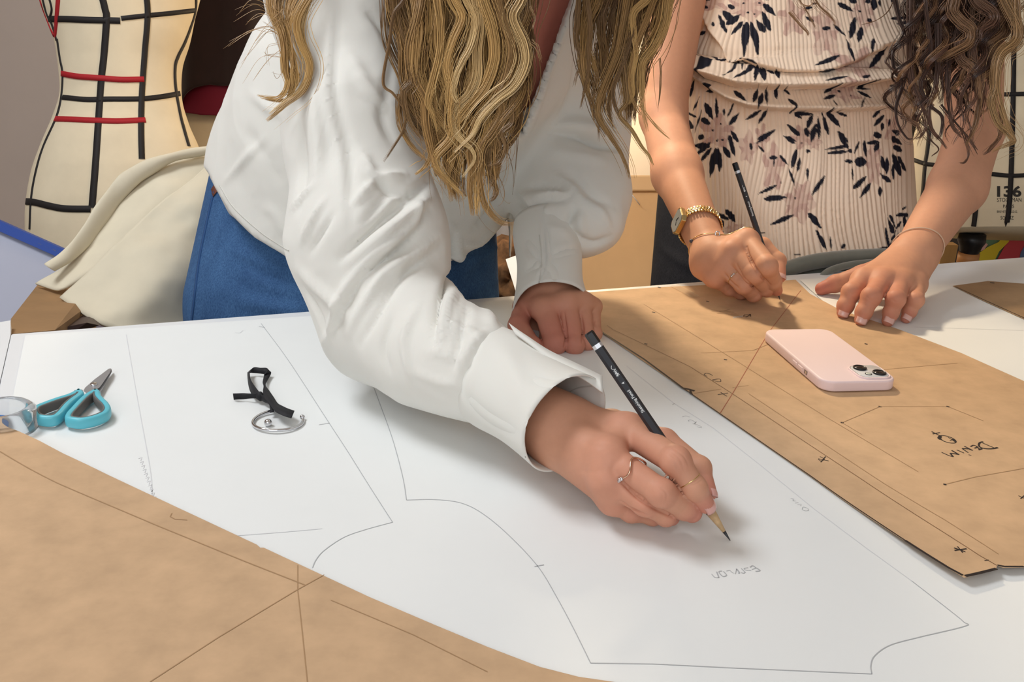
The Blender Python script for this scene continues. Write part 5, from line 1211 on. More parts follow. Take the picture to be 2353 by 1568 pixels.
# ------------------------------------------------------------------ hair: locks of fine strands
hair_m = mat_attr('hair', 0.36, 0.5)
class Hair:
    def __init__(s, seed): s.R = np.random.RandomState(seed); s.V = []; s.F = []; s.C = []; s.n = 0
    def strand(s, P, rr, col):
        T = np.gradient(P, axis=0); T /= np.linalg.norm(T, axis=1, keepdims=True) + 1e-12
        N = np.cross(T, [0, 0, 1.0]); N /= np.linalg.norm(N, axis=1, keepdims=True) + 1e-9; B = np.cross(T, N)
        k = 3; a = np.array([-np.pi / 2, np.pi / 6, 5 * np.pi / 6])
        V = P[:, None] + rr[:, None, None] * (np.cos(a)[None, :, None] * N[:, None] + np.sin(a)[None, :, None] * B[:, None])
        s.V.append(V.reshape(-1, 3)); m = len(P)
        if m not in s_faces: s_faces[m] = np.array(grid_faces(m, k))
        s.F.append(s_faces[m] + s.n); s.n += m * k; s.C.append(np.repeat(np.clip(col, 0, 1), k, 0))
    def lock(s, ctr, per, spread, c0, c1, thick=0.00026, taper=0.75, stray=0.05, flat=0.5, cutv=0.18, jit=0.10):
        """ctr: (n,3) px, py, d"""
        R = s.R; m = len(ctr); t = np.linspace(0, 1, m)
        T = np.gradient(ctr[:, :2], axis=0); T /= np.linalg.norm(T, axis=1, keepdims=True) + 1e-9; Nn = np.stack([-T[:, 1], T[:, 0]], 1)
        for _ in range(per):
            loose = R.rand() < stray
            o = R.normal(0, 1) * spread * (2.2 if loose else 1); oz = R.normal(0, 1) * spread * flat
            w = (1 - taper * t ** 1.3) if not loose else (0.6 + 0.6 * t)
            ph = R.rand() * 6.28; f = 1.2 + 1.6 * R.rand()
            off = o * w + spread * 0.28 * np.sin(t * 6.28 * f + ph) * (0.4 + 0.6 * t)
            p = ctr[:, :2] + Nn * off[:, None]; d = ctr[:, 2] + oz * ctr[:, 2] / F * w
            cut = 1 - cutv * R.rand() ** 2
            P = np.stack([(p[:, 0] - W / 2) * d / F, (p[:, 1] - H / 2) * d / F, d], 1)
            P = np.stack([np.interp(t * cut, t, P[:, k]) for k in range(3)], 1)
            rr = thick * (0.7 + 0.7 * R.rand()) * np.minimum(1, (1.03 - t) * 5) ** 0.7
            k = np.clip(t * 1.1 + R.normal(0, 0.12), 0, 1)[:, None]
            s.strand(P, rr, (c0 * (1 - k) + c1 * k) * (1 + R.normal(0, jit)))
    def fall(s, left, right, n, per, spread, cols, wave, ends=0.4, depth=0.012, thick=0.00026, slow=8, **kw):
        R = s.R; A = spline(np.array(left, float), 60); B = spline(np.array(right, float), 60); m = 46; t = np.linspace(0, 1, m)
        sm = lambda G, e: np.stack([np.interp(t * e * 59, np.arange(60), G[:, k]) for k in range(3)], 1)
        for L in range(n):
            u0 = (L + R.rand()) / n; u1 = np.clip(u0 + R.normal(0, 0.08), 0, 1); e = 1 - ends * R.rand() ** 1.4
            a, b = sm(A, e), sm(B, e); uu = (u0 + (u1 - u0) * t)[:, None]; c = a * (1 - uu) + b * uu
            c[:, 2] += depth * (R.rand() - 0.5) * 2
            y = np.concatenate([[0], np.cumsum(np.linalg.norm(np.diff(c[:, :2], axis=0), axis=1))])
            am, wl = wave[0] * (0.4 + R.rand()), wave[1] * (0.7 + 0.7 * R.rand())
            g = 0.15 + 0.85 * np.clip(y / 480, 0, 1) ** 1.2; q = y / wl * 6.28 + R.rand() * 6.28
            c[:, 0] += g * (am * np.sin(q) + R.normal(0, slow) * np.sin(y / 190 + R.rand() * 6))
            c[:, 2] += g * wave[2] * am * np.cos(q) * c[:, 2] / F
            c0, c1 = cols[R.randint(len(cols))]
            s.lock(c, per, spread * (0.6 + 0.8 * R.rand()), c0, c1, thick, **kw)
    def hero(s, pts, d, per, spread, c0, c1, thick=0.00026, top=None, **kw):
        K = [(x, y, d if np.isscalar(d) else d[0] + (d[1] - d[0]) * i / (len(pts) - 1)) for i, (x, y) in enumerate(pts)]
        spread *= 1.45; per = int(per * 1.25); kw.setdefault('jit', 0.15); kw.setdefault('stray', 0.10)
        if top:
            dx = pts[1][0] - pts[0][0]; dy = max(30.0, pts[1][1] - pts[0][1]); n0 = 7; x0, y0 = pts[0]; step = max(35.0, (y0 - top[1]) / n0)
            K = [(x0 + top[0] - np.clip(dx / dy, -.4, .4) * 60 * (1 - math.exp(-(y0 - y) / 60)), y, K[0][2] + 0.03 * (y0 - y) / (y0 - top[1])) for y in np.arange(top[1], y0 - step * 0.7, step)] + K
        s.lock(spline(np.array(K), 14 * len(K)), per, spread, c0, c1, thick, **kw)
    def build(s, name, parent): return mesh(name, to_world(np.concatenate(s.V)), np.concatenate(s.F), hair_m, parent, True, col=np.concatenate(s.C))
s_faces = {}
cx_ = lambda *h: [np.array(lin(x)) for x in h]
DK, MD, GD, LT, PL = cx_('#5e432d', '#856540', '#a9824f', '#c69e62', '#dfbe86')
def cap(name, parent, c, r, colr, seed):
    V, Fc = ball(c, r, 24); Rn = vnoise(V, 0.012, seed); V = c + (V - c) * (1 + 0.03 * Rn[:, None])
    col = np.tile(colr, (len(V), 1)) * (1 + 0.3 * Rn[:, None]); return mesh(name, to_world(V), Fc, hair_m, parent, True, col=col)
cap('hair_crown', p1, hc + UPC * 0.075 + np.array([0, 0.0, 0.03]), 0.098, MD, 4)
# middle fall
hA = Hair(11)
gl = [(905, -330, .93), (885, -60, .88), (905, 100, .868), (940, 230, .864), (985, 330, .864), (1010, 400, .864), (1040, 470, .864)]
gr_ = [(1205, -330, .93), (1226, -60, .89), (1220, 60, .878), (1214, 180, .872), (1186, 280, .868), (1160, 360, .866), (1142, 450, .866)]
hA.fall(gl, gr_, 46, 34, 11, [(DK, MD), (DK, GD), (MD, GD)], (9, 260, 0.5), 0.40, 0.008, thick=0.00030)
gl2 = [(x + 12, y, d - .012) for x, y, d in gl]; gr2 = [(x - 8, y, d - .012) for x, y, d in gr_]
hA.fall(gl2, gr2, 34, 30, 9, [(MD, GD), (MD, LT), (GD, LT), (DK, GD)], (15, 270, 0.6), 0.45, 0.006, thick=0.00027)
q1 = lambda L: cr(860, 0, 2.957, L)
D_ = .846
for L, n, sp_, c0, c1, tp2 in [
    ([(740, 0), (800, 180), (820, 380), (760, 580), (640, 730), (550, 850), (520, 950), (430, 1050), (420, 1110), (470, 1200), (560, 1290), (620, 1360)], 46, 6.5, LT, LT, 1),
    ([(550, 0), (600, 120), (540, 280), (500, 450), (530, 620), (510, 800), (525, 930)], 44, 6.5, GD, LT, 1),
    ([(985, 0), (935, 120), (1010, 300), (1020, 430), (950, 580), (830, 680), (720, 800), (660, 920), (540, 1040)], 46, 6, GD, PL, 1),
    ([(640, 0), (690, 130), (660, 300), (600, 420), (560, 520), (540, 620), (570, 700)], 40, 6, GD, PL, 1),
    ([(430, 0), (450, 150), (450, 350), (400, 560), (370, 690), (400, 780), (430, 900)], 40, 6, MD, LT, 1),
    ([(700, 0), (720, 180), (700, 350), (700, 520), (650, 640), (560, 740), (530, 860), (600, 960), (660, 1010), (680, 1090), (600, 1210)], 36, 5, GD, PL, 1),
    ([(850, 0), (880, 150), (930, 330), (900, 520), (850, 640), (860, 760), (800, 880), (720, 1000), (710, 1150), (740, 1350), (790, 1450), (860, 1510), (940, 1525)], 46, 6, MD, GD, 1),
    ([(760, 700), (690, 850), (650, 1000), (660, 1150), (645, 1300), (670, 1470)], 34, 5, GD, GD, 0), ([(600, 800), (640, 1000), (700, 1150), (700, 1330), (690, 1470)], 34, 5, GD, LT, 0),
    ([(1000, 200), (1040, 420), (960, 620), (930, 720), (930, 830), (865, 900), (890, 1000), (850, 1100), (770, 1130)], 30, 4, MD, MD, 0),
    ([(820, 850), (780, 1060), (780, 1160), (830, 1280), (820, 1340), (780, 1370)], 24, 3.5, MD, MD, 0), ([(900, 760), (830, 950), (820, 1100), (825, 1250)], 16, 3, MD, GD, 0),
    ([(200, 0), (130, 100), (100, 300), (60, 560), (130, 640), (210, 760), (200, 880), (130, 1000), (65, 1100)], 22, 2.6, DK, MD, 1),
    ([(330, 300), (250, 480), (250, 560), (200, 640), (240, 830), (340, 970)], 26, 4, MD, MD, 0), ([(180, 640), (170, 760), (190, 880), (260, 1000), (380, 1110)], 18, 3.2, MD, GD, 0),
    ([(300, 120), (250, 330), (270, 530), (340, 680), (350, 850), (380, 1000), (420, 1150), (500, 1250), (525, 1370)], 40, 6, MD, GD, 1),
    ([(400, 1000), (360, 1120), (275, 1190)], 14, 3, GD, LT, 0), ([(1060, 40), (1090, 120), (1075, 200)], 5, 1.5, MD, MD, 0), ([(1060, 280), (1110, 330), (1135, 430)], 6, 4, MD, MD, 0)]:
    hA.hero(q1(L), (D_ + 0.006, D_ - 0.004), n, sp_, c0, c1, top=(0, -300) if tp2 else None)
hA.build('hair', p1)
# fall over the far sleeve
hB = Hair(12)
hB.fall([(1300, -330, .97), (1335, -60, .94), (1324, 50, .935), (1330, 140, .93), (1352, 200, .93), (1372, 270, .93), (1392, 320, .93)], [(1420, -330, .97), (1540, -60, .94), (1536, 30, .935), (1510, 95, .93), (1480, 150, .93), (1474, 220, .93), (1468, 290, .93)],
        30, 30, 9, [(DK, MD), (DK, GD), (MD, GD)], (8, 240, .5), 0.55, 0.010, thick=0.00030)
q2 = lambda L: cr(1280, 0, 3.732, L)
for L, n, sp_, c0, c1, tp2 in [
    ([(790, -20), (660, 110), (660, 280), (680, 480), (650, 650), (660, 800), (620, 900)], 36, 5, GD, LT, 1), ([(960, 0), (930, 200), (840, 400), (740, 540), (730, 750), (740, 930), (780, 1130)], 36, 6, GD, LT, 1),
    ([(600, 0), (560, 250), (520, 450), (420, 700), (360, 870), (360, 1000), (440, 1140), (540, 1300), (600, 1440), (620, 1540)], 44, 5.5, MD, GD, 1), ([(260, 0), (290, 250), (270, 450), (270, 600), (230, 800), (200, 940)], 24, 3.5, DK, MD, 1),
    ([(180, 0), (165, 200), (160, 350), (210, 540), (170, 630), (140, 750)], 18, 3, DK, MD, 1), ([(560, 400), (590, 700), (600, 870), (535, 980), (640, 1120), (720, 1250), (790, 1340), (830, 1430)], 16, 2.2, MD, LT, 0),
    ([(640, 300), (560, 560), (480, 760), (500, 920), (560, 1010), (620, 1060)], 26, 4, DK, MD, 1), ([(800, 100), (700, 350), (640, 560), (620, 760), (680, 930), (720, 990)], 26, 4, DK, GD, 1), ([(350, 600), (300, 900), (350, 1050), (355, 1220)], 6, 1.5, MD, MD, 0), ([(880, 500), (890, 700), (865, 930)], 4, 1.0, MD, MD, 0), ([(700, 900), (850, 1090), (970, 1200)], 5, 1.2, LT, LT, 0)]:
    hB.hero(q2(L), .918, n, sp_, c0, c1, top=(0, -300) if tp2 else None)
hB.build('hair', p1)
# locks over the near shoulder and fly-aways
hC = Hair(13)
hC.fall([(640, -330, .93), (612, -60, .90), (615, 20, .885), (640, 80, .875), (652, 160, .868), (662, 195, .866), (640, 225, .868), (588, 218, .868)], [(700, -330, .93), (690, -60, .90), (668, 20, .885), (664, 90, .875), (670, 150, .868), (672, 195, .866), (650, 232, .868), (600, 226, .868)],
        8, 34, 6, [(GD, GD), (MD, LT), (GD, LT)], (5, 150, .4), 0.35, 0.004)
hC.hero([(735, -40), (688, 40), (690, 90), (712, 150), (698, 205), (655, 242), (612, 278)], (.88, .86), 90, 4.5, GD, LT, top=(5, -320), taper=0.6)
hC.hero([(720, -30), (694, 60), (700, 110), (708, 160), (690, 205), (650, 236), (618, 262)], (.88, .86), 40, 3, MD, PL, top=(5, -320))
for k, g in enumerate([[(640, 60), (590, 20), (530, 50)], [(650, 70), (590, 60), (520, 110)], [(640, 75), (570, 66), (525, 105)], [(650, 120), (600, 130), (560, 190)], [(640, 40), (600, 30), (565, 55)], [(655, 130), (620, 135), (606, 132)], [(660, 10), (640, 60), (600, 45)], [(645, 100), (610, 115), (620, 160)], [(650, 30), (600, 80), (540, 150)], [(640, 20), (570, 10), (540, 35)], [(655, 150), (630, 170), (610, 165)], [(660, 90), (620, 80), (590, 100)]] * 2):
    hC.hero([(a + hC.R.normal(0, 7), b + hC.R.normal(0, 7)) for a, b in g], .875, 1, 0.5, GD, GD, thick=0.00020)
hC.build('hair', p1)
# brown curly person
BD, BM, BG, BL_ = cx_('#3a2721', '#654738', '#8f6b4b', '#ab875a')
cap('hair_crown', p2, hd2 + UPC * 0.075 + np.array([0, 0.0, 0.03]), 0.098, BD, 7)
hD = Hair(21)
hD.fall([(2030, -330, 1.40), (2080, -60, 1.335), (2085, 30, 1.32), (2090, 80, 1.315), (2075, 140, 1.31), (2075, 200, 1.31), (2080, 260, 1.31)], [(2150, -330, 1.40), (2335, -60, 1.34), (2346, 20, 1.325), (2338, 70, 1.32), (2318, 120, 1.315), (2285, 180, 1.31), (2262, 250, 1.31)],
        40, 26, 9, [(BD, BM), (BD, BG), (BM, BG)], (13, 120, .9), 0.5, 0.022, thick=0.00036)
hD.fall([(2060, -330, 1.38), (2090, -60, 1.32), (2090, 40, 1.30), (2065, 140, 1.29), (2055, 220, 1.29), (2060, 290, 1.29), (2090, 350, 1.29)], [(2150, -330, 1.38), (2300, -60, 1.325), (2300, 30, 1.31), (2290, 100, 1.30), (2270, 180, 1.295), (2260, 260, 1.29), (2240, 330, 1.29)],
        24, 16, 4.5, [(BD, BM), (BD, BD), (BM, BG)], (17, 105, 1.0), 0.35, 0.02, thick=0.00036)
q3 = lambda L: cr(1990, 0, 3.733, L)
for L, n, sp_, c0, c1, tp2 in [
    ([(250, 0), (290, 180), (320, 280), (230, 450), (250, 620), (320, 700), (260, 900), (270, 1050), (350, 1180), (410, 1190)], 22, 3, BD, BD, 1), ([(330, 340), (180, 500), (190, 560), (270, 620), (330, 560)], 8, 1.6, BD, BM, 0),
    ([(380, 0), (380, 300), (380, 500), (400, 700), (480, 900), (520, 1050), (470, 1170), (400, 1190)], 26, 3.4, BD, BM, 1), ([(520, 100), (560, 500), (470, 720), (550, 900), (650, 1000), (640, 1150), (590, 1200)], 24, 3, BM, BD, 1),
    ([(620, 200), (620, 500), (600, 750), (540, 930), (560, 1100), (640, 1200), (690, 1280)], 22, 3, BD, BM, 0), ([(760, 0), (750, 100), (820, 190), (900, 260), (890, 360), (780, 430), (680, 480), (600, 520)], 60, 8, BM, BG, 1),
    ([(960, 0), (1080, 100), (1090, 180), (1000, 260), (990, 350)], 50, 9, BG, BM, 1), ([(1200, 0), (1320, 250), (1290, 370), (1180, 440), (1130, 550), (1110, 750), (1080, 880), (1130, 1050), (1230, 1150), (1270, 1215), (1180, 1260), (1080, 1310)], 50, 6, BG, BL_, 1),
    ([(1290, 100), (1300, 330), (1160, 480), (1120, 700), (1170, 950), (1260, 1190), (1275, 1220)], 46, 6, BG, BL_, 1), ([(900, 300), (940, 600), (980, 800), (960, 960), (930, 1100), (850, 1250)], 30, 4, BM, BG, 0), ([(700, 500), (700, 700), (720, 950), (740, 1080), (830, 1190)], 20, 3, BD, BM, 0),
    ([(800, 350), (820, 500), (900, 570), (960, 650), (970, 850)], 34, 5, BM, BG, 0), ([(1020, 700), (1000, 900), (940, 1050), (900, 1200), (960, 1290)], 12, 2.4, BM, BM, 0), ([(1160, 900), (1150, 1100), (1140, 1180), (1060, 1280), (1000, 1330)], 12, 2.2, BG, BM, 0),
    ([(480, 1000), (540, 1180), (620, 1280), (560, 1340)], 6, 1.6, BM, BM, 0), ([(820, 1100), (880, 1300), (850, 1390), (790, 1400)], 6, 1.6, BM, BM, 0), ([(640, 900), (760, 1050), (880, 1190), (960, 1330)], 8, 2, BD, BM, 0), ([(300, 1000), (420, 1060), (470, 1130), (440, 1260)], 7, 1.8, BM, BG, 0)]:
    hD.hero(q3(L), (1.285, 1.275), n, sp_, c0, c1, top=(0, -300) if tp2 else None, thick=0.00036)
q4 = lambda L: cr(1820, 0, 4.75, L)
for L, n, sp_ in [([(60, -60), (110, 40), (190, 60), (250, 0)], 12, 2), ([(230, -60), (290, 60), (400, 160), (460, 230), (470, 290)], 16, 2.5), ([(-30, 130), (60, 240), (160, 350), (180, 400)], 9, 1.6), ([(120, 60), (200, 200), (260, 320)], 6, 1.2), ([(1110, 0), (1040, 130), (920, 220), (750, 275)], 3, 0.8)]:
    hD.hero(q4(L), 1.345, n, sp_, BG, BG, top=(0, -300) if n > 10 else None, thick=0.00034)
hD.build('hair', p2)
# ------------------------------------------------------------------ dress forms
linen = mat('cream_form_cloth', '#dccfb4', 0.8, spec=0.2, var=0.05, scale=14, bump=0.1, bscale=900, bdist=0.0002)
tape_k = mat('black_style_tape', '#191516', 0.7); tape_r = mat('red_style_tape', '#a3141f', 0.7)
def loft_px(rows, thick, n=160, sides=72, p=1.0):
    """rows: (yL, xL, yR, xR, d); body of elliptical section between two outlines"""
    K = spline(np.array(rows, float), n); tk = np.interp(np.linspace(0, 1, n), np.linspace(0, 1, len(thick)), thick)
    a = np.linspace(0, 2 * np.pi, sides, endpoint=False)
    L = np.stack([C(k[1], k[0], k[4]) for k in K]); R_ = np.stack([C(k[3], k[2], k[4]) for k in K])
    c, h = (L + R_) / 2, (R_ - L) / 2
    V = c[:, None] + h[:, None] * np.cos(a)[None, :, None] + np.array([0, 0, 1.0]) * tk[:, None, None] * np.sin(a)[None, :, None]
    return V.reshape(-1, 3), np.array(grid_faces(n, sides)), c
def dress_form(label, rows, thick, base, stand=None):
    root = thing('dress_form', label, 'dress form', base, 'dress forms around the work table')
    V, Q, c = loft_px(rows, thick)
    n = len(c); f = [list(q) for q in Q] + [list(range(72))[::-1], [(n - 1) * 72 + j for j in range(72)]]
    mesh('torso', to_world(V), f, linen, root)
    cst = Caster(V, Q)
    bt = to_world(c[-1]) if stand is None else to_world(C(*stand))
    if stand: mesh('wooden_collar', *lathe(bt - [0, 0, 0.062], [(0.0205, 0), (0.0205, 0.022)], sides=28), mat('orange_wood', '#b98352', 0.5), root)
    mesh('stand_pole', *tube([bt - [0, 0, 0.0], [bt[0], bt[1], 0.12]], 0.014, 16), M['dark_metal'], root)
    col_ = mesh('stand_collar', *lathe(bt, [(0.001, 0.0), (0.025, -0.001), (0.027, -0.016), (0.022, -0.026), (0.018, -0.04), (0.018, -0.09), (0.014, -0.1)], sides=28), M['black_plastic'], root)
    for k in range(3):
        a = 2 * math.pi * k / 3 + 0.4; d = np.array([math.cos(a), math.sin(a), 0])
        mesh('leg', *tube([np.array([bt[0], bt[1], 0.14]), np.array([bt[0], bt[1], 0.05]) + d * 0.14, np.array([bt[0], bt[1], 0.013]) + d * 0.24], 0.011, 10), M['dark_metal'], root)
    return root, cst
# left form
rl = [(-260, 150, -270, 470, 2.02), (-180, 70, -190, 500, 2.02), (-90, 82, -100, 478, 2.0), (0, 100, 0, 452, 2.0), (40, 112, 30, 444, 2.0), (90, 130, 90, 432, 2.0), (150, 140, 150, 415, 2.0), (220, 144, 220, 414, 2.0), (275, 128, 280, 430, 2.0), (340, 102, 340, 455, 2.0), (400, 82, 400, 470, 2.0), (470, 70, 470, 478, 2.0), (530, 68, 530, 480, 2.0), (640, 72, 640, 476, 2.0)]
lf_b = to_world(C(275, 640, 2.0)) * np.array([1, 1, 0])
form, fc_ = dress_form('cream dress form with black and red style tapes beside the grey wall', rl, [.06, .10, .115, .12, .115, .105, .095, .09, .095, .11, .12, .125, .125, .12], tuple(lf_b))
lt = lambda pts: cr(0, 0, 2.01, pts)
for pts, w in ((lt([(215, 88), (300, 88), (400, 92), (490, 94), (555, 96)]), .012), (lt([(560, 85), (680, 72), (800, 60), (900, 48)]), .009), (lt([(455, -80), (485, 40), (492, 90), (480, 260), (468, 370), (455, 560), (440, 780), (425, 960)]), .013), (lt([(668, -80), (682, 60), (668, 250), (655, 440), (652, 600), (655, 735)]), .011), (lt([(290, 450), (400, 460), (500, 458), (650, 457), (740, 448), (830, 432)]), .010), (lt([(105, 930), (160, 935), (230, 952), (300, 964), (420, 966)]), .013),
               (lt([(905, -20), (900, 60), (860, 180), (822, 260), (808, 310), (810, 400), (830, 520), (850, 600), (872, 676)]), .008), (lt([(265, 180), (278, 270), (290, 340), (285, 440), (262, 540), (200, 680), (165, 800), (145, 920), (138, 1060)]), .006), (lt([(190, -40), (215, 60), (240, 110), (262, 185)]), .007), (lt([(225, -20), (240, 40), (232, 80)]), .005)):
    mesh('style_tape', *ribbon_on(fc_, pts, w, 0.0015), tape_k, form)
for pts, w in ((lt([(285, 340), (350, 352), (420, 358), (480, 362), (560, 368), (665, 367)]), .011), (lt([(255, 550), (330, 552), (420, 556), (540, 560), (672, 555)]), .011), (lt([(272, -30), (262, 90), (255, 170)]), .010), (lt([(180, -20), (215, 90), (250, 165)]), .006)):
    mesh('style_tape', *ribbon_on(fc_, pts, w, 0.0018), tape_r, form, label='red style tape')
# right form
rr_ = [(-230, 2180, -220, 2560, 2.0), (-130, 2090, -120, 2600, 2.0), (-20, 2096, -10, 2600, 2.0), (90, 2110, 95, 2585, 2.0), (200, 2120, 205, 2560, 2.0), (265, 2115, 270, 2560, 2.0), (330, 2100, 335, 2590, 2.0), (420, 2092, 430, 2625, 2.0), (490, 2092, 500, 2640, 2.0), (532, 2096, 545, 2640, 2.0)]
rf_b = to_world(C(2365, 540, 2.0)) * np.array([1, 1, 0])
form2, fc2 = dress_form('cream dress form printed 136 STOCKMAN PARIS at the right edge', rr_, [.06, .11, .12, .115, .10, .10, .11,   .125, .125, .12], tuple(rf_b), (2236, 536, 2.0))
rt_ = lambda pts: cr(2080, 60, 2.703, pts)
for pts, w in (([(2332, -60), (2331, 40), (2329, 140), (2328, 215), (2326, 300), (2323, 405), (2318, 480), (2310, 534)], .009), ([(2137, 290), (2132, 340), (2126, 380), (2122, 430), (2118, 470)], .008), ([(2252, 300), (2248, 400), (2244, 460), (2240, 500), (2235, 535)], .009), ([(2096, 366), (2112, 372), (2128, 377), (2150, 380), (2200, 392), (2285, 401), (2323, 404), (2353, 403), (2420, 398)], .008), ([(2230, 214), (2290, 217), (2353, 216), (2420, 214)], .008)):
    mesh('style_tape', *ribbon_on(fc2, pts, w, 0.0015), tape_k, form2)
def text_on(cst, txt, x0, y0, x1, hgt, m, parent, bold=0.0, th=0.0005):
    """lettering wrapped on a form: left end, right end and height in pixels"""
    c = bpy.data.curves.new('t', 'FONT'); c.body = txt; c.size = 1.0; c.offset = bold; c.resolution_u = 3
    o = bpy.data.objects.new('t', c); COL.objects.link(o)
    me = bpy.data.meshes.new_from_object(o.evaluated_get(bpy.context.evaluated_depsgraph_get())); bpy.data.objects.remove(o)
    P = np.array([v.co for v in me.vertices]); Fc = [list(p.vertices) for p in me.polygons]
    w = P[:, 0].max() - P[:, 0].min(); hh = P[:, 1].max() - P[:, 1].min()
    X = x0 + (P[:, 0] - P[:, 0].min()) / w * (x1 - x0); Y = y0 - (P[:, 1] - P[:, 1].min()) / hh * hgt
    V = []
    for a, b in zip(X, Y):
        q, n = cst.hit(a, b); n = n if n @ q < 0 else -n; V.append(q + n * th)
    return mesh('lettering', to_world(np.array(V)), Fc, m, parent, False)
prn = mat('black_print', '#2a2622', 0.7)
text_on(fc2, '136', 2291, 453, 2347, 26, prn, form2, 0.035)
for t_, x0, y0, x1, h_, b_ in (('STOCKMAN', 2291, 464, 2347, 9, 0.0), ('PARIS', 2305, 478, 2330, 7.5, 0.0), ('BREVETE S.G.D.G.', 2291, 489, 2338, 5, 0.0), ('SOCNZ', 2299, 505, 2329, 8.5, 0.0)):
    text_on(fc2, t_, x0, y0, x1, h_, prn, form2, b_)
# form behind in a burgundy garment
rb = [(-260, 380, -260, 640, 2.45), (-120, 360, -120, 690, 2.45), (60, 395, 60, 670, 2.45), (200, 410, 200, 660, 2.45), (300, 395, 300, 670, 2.45), (420, 380, 420, 690, 2.45), (520, 382, 520, 690, 2.45)]
form3, fc3 = dress_form('cream dress form half hidden under a burgundy garment behind the white shirt', rb, [.08, .12, .11, .10, .11, .125, .12], tuple(to_world(C(535, 520, 2.45)) * np.array([1, 1, 0])))
mesh('style_tape', *ribbon_on(fc3, [(511, 285), (510, 320), (508, 400)], 0.008, 0.0015), tape_k, form3)
burg = mat('burgundy_cloth', '#1f0a0e', 0.85, var=0.25, scale=10, sheen=0.2); crim = mat('crimson_lining', '#6c0a2a', 0.8)
gar = thing('garment', 'dark burgundy garment with a crimson hem draped on the rear dress form', 'garment', tuple(to_world(C(535, 300, 2.4)) * np.array([1, 1, 0])))
def skirt(name, top, bot, m, d0, th_, amp, waves, parent, n=60, s=140):
    a = np.linspace(0, 2 * np.pi, s, endpoint=False); V = []
    T_ = spline(np.array(top, float), 60) if len(top) > 2 else None
    for i in range(n):
        t = i / (n - 1)
        xl = top[0] + (bot[0] - top[0]) * t; xr = top[1] + (bot[1] - top[1]) * t; y0, y1 = top[2], bot[2]
        cx, hw = (xl + xr) / 2, (xr - xl) / 2
        k = 1 + amp * t * np.cos(waves * a + 2.0 * np.sin(a) + t)
        yb = (bot[3](np.cos(a)) if len(bot) > 3 else y1)
        V.append(np.stack([(cx + hw * np.cos(a) * k - W / 2) * d0 / F, (y0 + (yb - y0) * t - H / 2) * d0 / F + 0 * a, d0 + th_ * np.sin(a) * k], 1))
    o = mesh(name, to_world(np.concatenate(V)), np.array(grid_faces(n, s)), m, parent)
    o.modifiers.new('thick', 'SOLIDIFY').thickness = 0.003
    return o
skirt('skirt', (400, 690, -280), (395, 715, 0, lambda c: np.interp(555 + 160 * c, [395, 440, 470, 500, 525, 560, 600, 715], [305, 283, 258, 240, 232, 235, 238, 245])), burg, 2.45, .165, 0.07, 9, gar)
skirt('lining', (415, 680, 100), (400, 705, 0, lambda c: np.interp(552 + 152 * c, [400, 455, 500, 545, 600, 705], [275, 283, 293, 296, 290, 285])), crim, 2.45, .145, 0.02, 5, gar)

# ------------------------------------------------------------------ cream trousers over a cardboard box
cream = mat('cream_canvas', '#d2c9b3', 0.85, spec=0.2, var=0.04, scale=20, bump=0.15, bscale=1200, bdist=0.0002)
tro = thing('trousers', 'cream canvas trousers folded over a pile beside the blue jeans', 'trousers', tuple(to_world(C(320, 620, 1.4)) * np.array([1, 1, 0])))
def patch(name, rows, m, parent, th, n=50, k=40, rough=0.002, bulge=0.0, seed=1):
    """cloth panel through rows of (px, py, d) points"""
    Rw = np.array(rows, float); A = np.stack([spline(r, k) for r in Rw]); G = np.stack([spline(A[:, j], n) for j in range(k)], 1)
    V = np.stack([(G[..., 0] - W / 2) * G[..., 2] / F, (G[..., 1] - H / 2) * G[..., 2] / F, G[..., 2]], -1).reshape(-1, 3)
    V[:, 2] += rough * vnoise(V, 0.05, seed) + rough * 0.6 * vnoise(V, 0.02, seed + 3)
    f = grid_faces(n, k, False)
    o = mesh(name, to_world(V), f, m, parent); s_ = o.modifiers.new('thick', 'SOLIDIFY'); s_.thickness = th; s_.offset = 0
    return o, Caster(V, f)
# upper leg with rolled edge, lower leg and pocket
pa, ca = patch('trouser_leg', [[(520, 336, 1.50), (600, 340, 1.5), (700, 345, 1.5)], [(420, 362, 1.45), (480, 375, 1.45), (600, 410, 1.46)], [(310, 432, 1.40), (385, 450, 1.385), (520, 480, 1.42)], [(185, 585, 1.33), (255, 590, 1.32), (400, 570, 1.38)], [(82, 653, 1.31), (132, 668, 1.285), (166, 654, 1.30)]], cream, tro, 0.003, rough=0.004)
pb, cb_ = patch('trouser_leg', [[(512, 348, 1.45), (580, 350, 1.48), (680, 360, 1.5)], [(450, 405, 1.40), (500, 425, 1.40), (600, 450, 1.45)], [(345, 490, 1.345), (430, 545, 1.33), (560, 600, 1.40)], [(240, 590, 1.285), (370, 655, 1.27), (520, 700, 1.36)], [(142, 686, 1.255), (238, 749, 1.215), (430, 800, 1.27)]], cream, tro, 0.004, seed=5, rough=0.005)
O_ = [(505, 333), (440, 340), (385, 353), (330, 371), (284, 394), (262, 416), (230, 462), (190, 522), (150, 572), (104, 607)]
I_ = [(505, 352), (450, 362), (394, 374), (345, 402), (307, 434), (277, 468), (242, 518), (203, 568), (167, 600), (124, 622)]
dd_ = [1.455, 1.44, 1.42, 1.405, 1.39, 1.38, 1.36, 1.335, 1.31, 1.29]
V, Q, c_ = loft_px([(o[1], o[0], i[1], i[0], d) for o, i, d in zip(O_, I_, dd_)], [.009, .010, .010, .009, .008], 90, 24)
V = V + vnormals(V, Q) * (0.0015 * vnoise(V, 0.03, 12))[:, None]
mesh('rolled_edge', to_world(V), [list(q) for q in Q] + [list(range(24))[::-1], [89 * 24 + j for j in range(24)]], cream, tro)
sm = mat('cream_seam', '#b3a78c', 0.85)
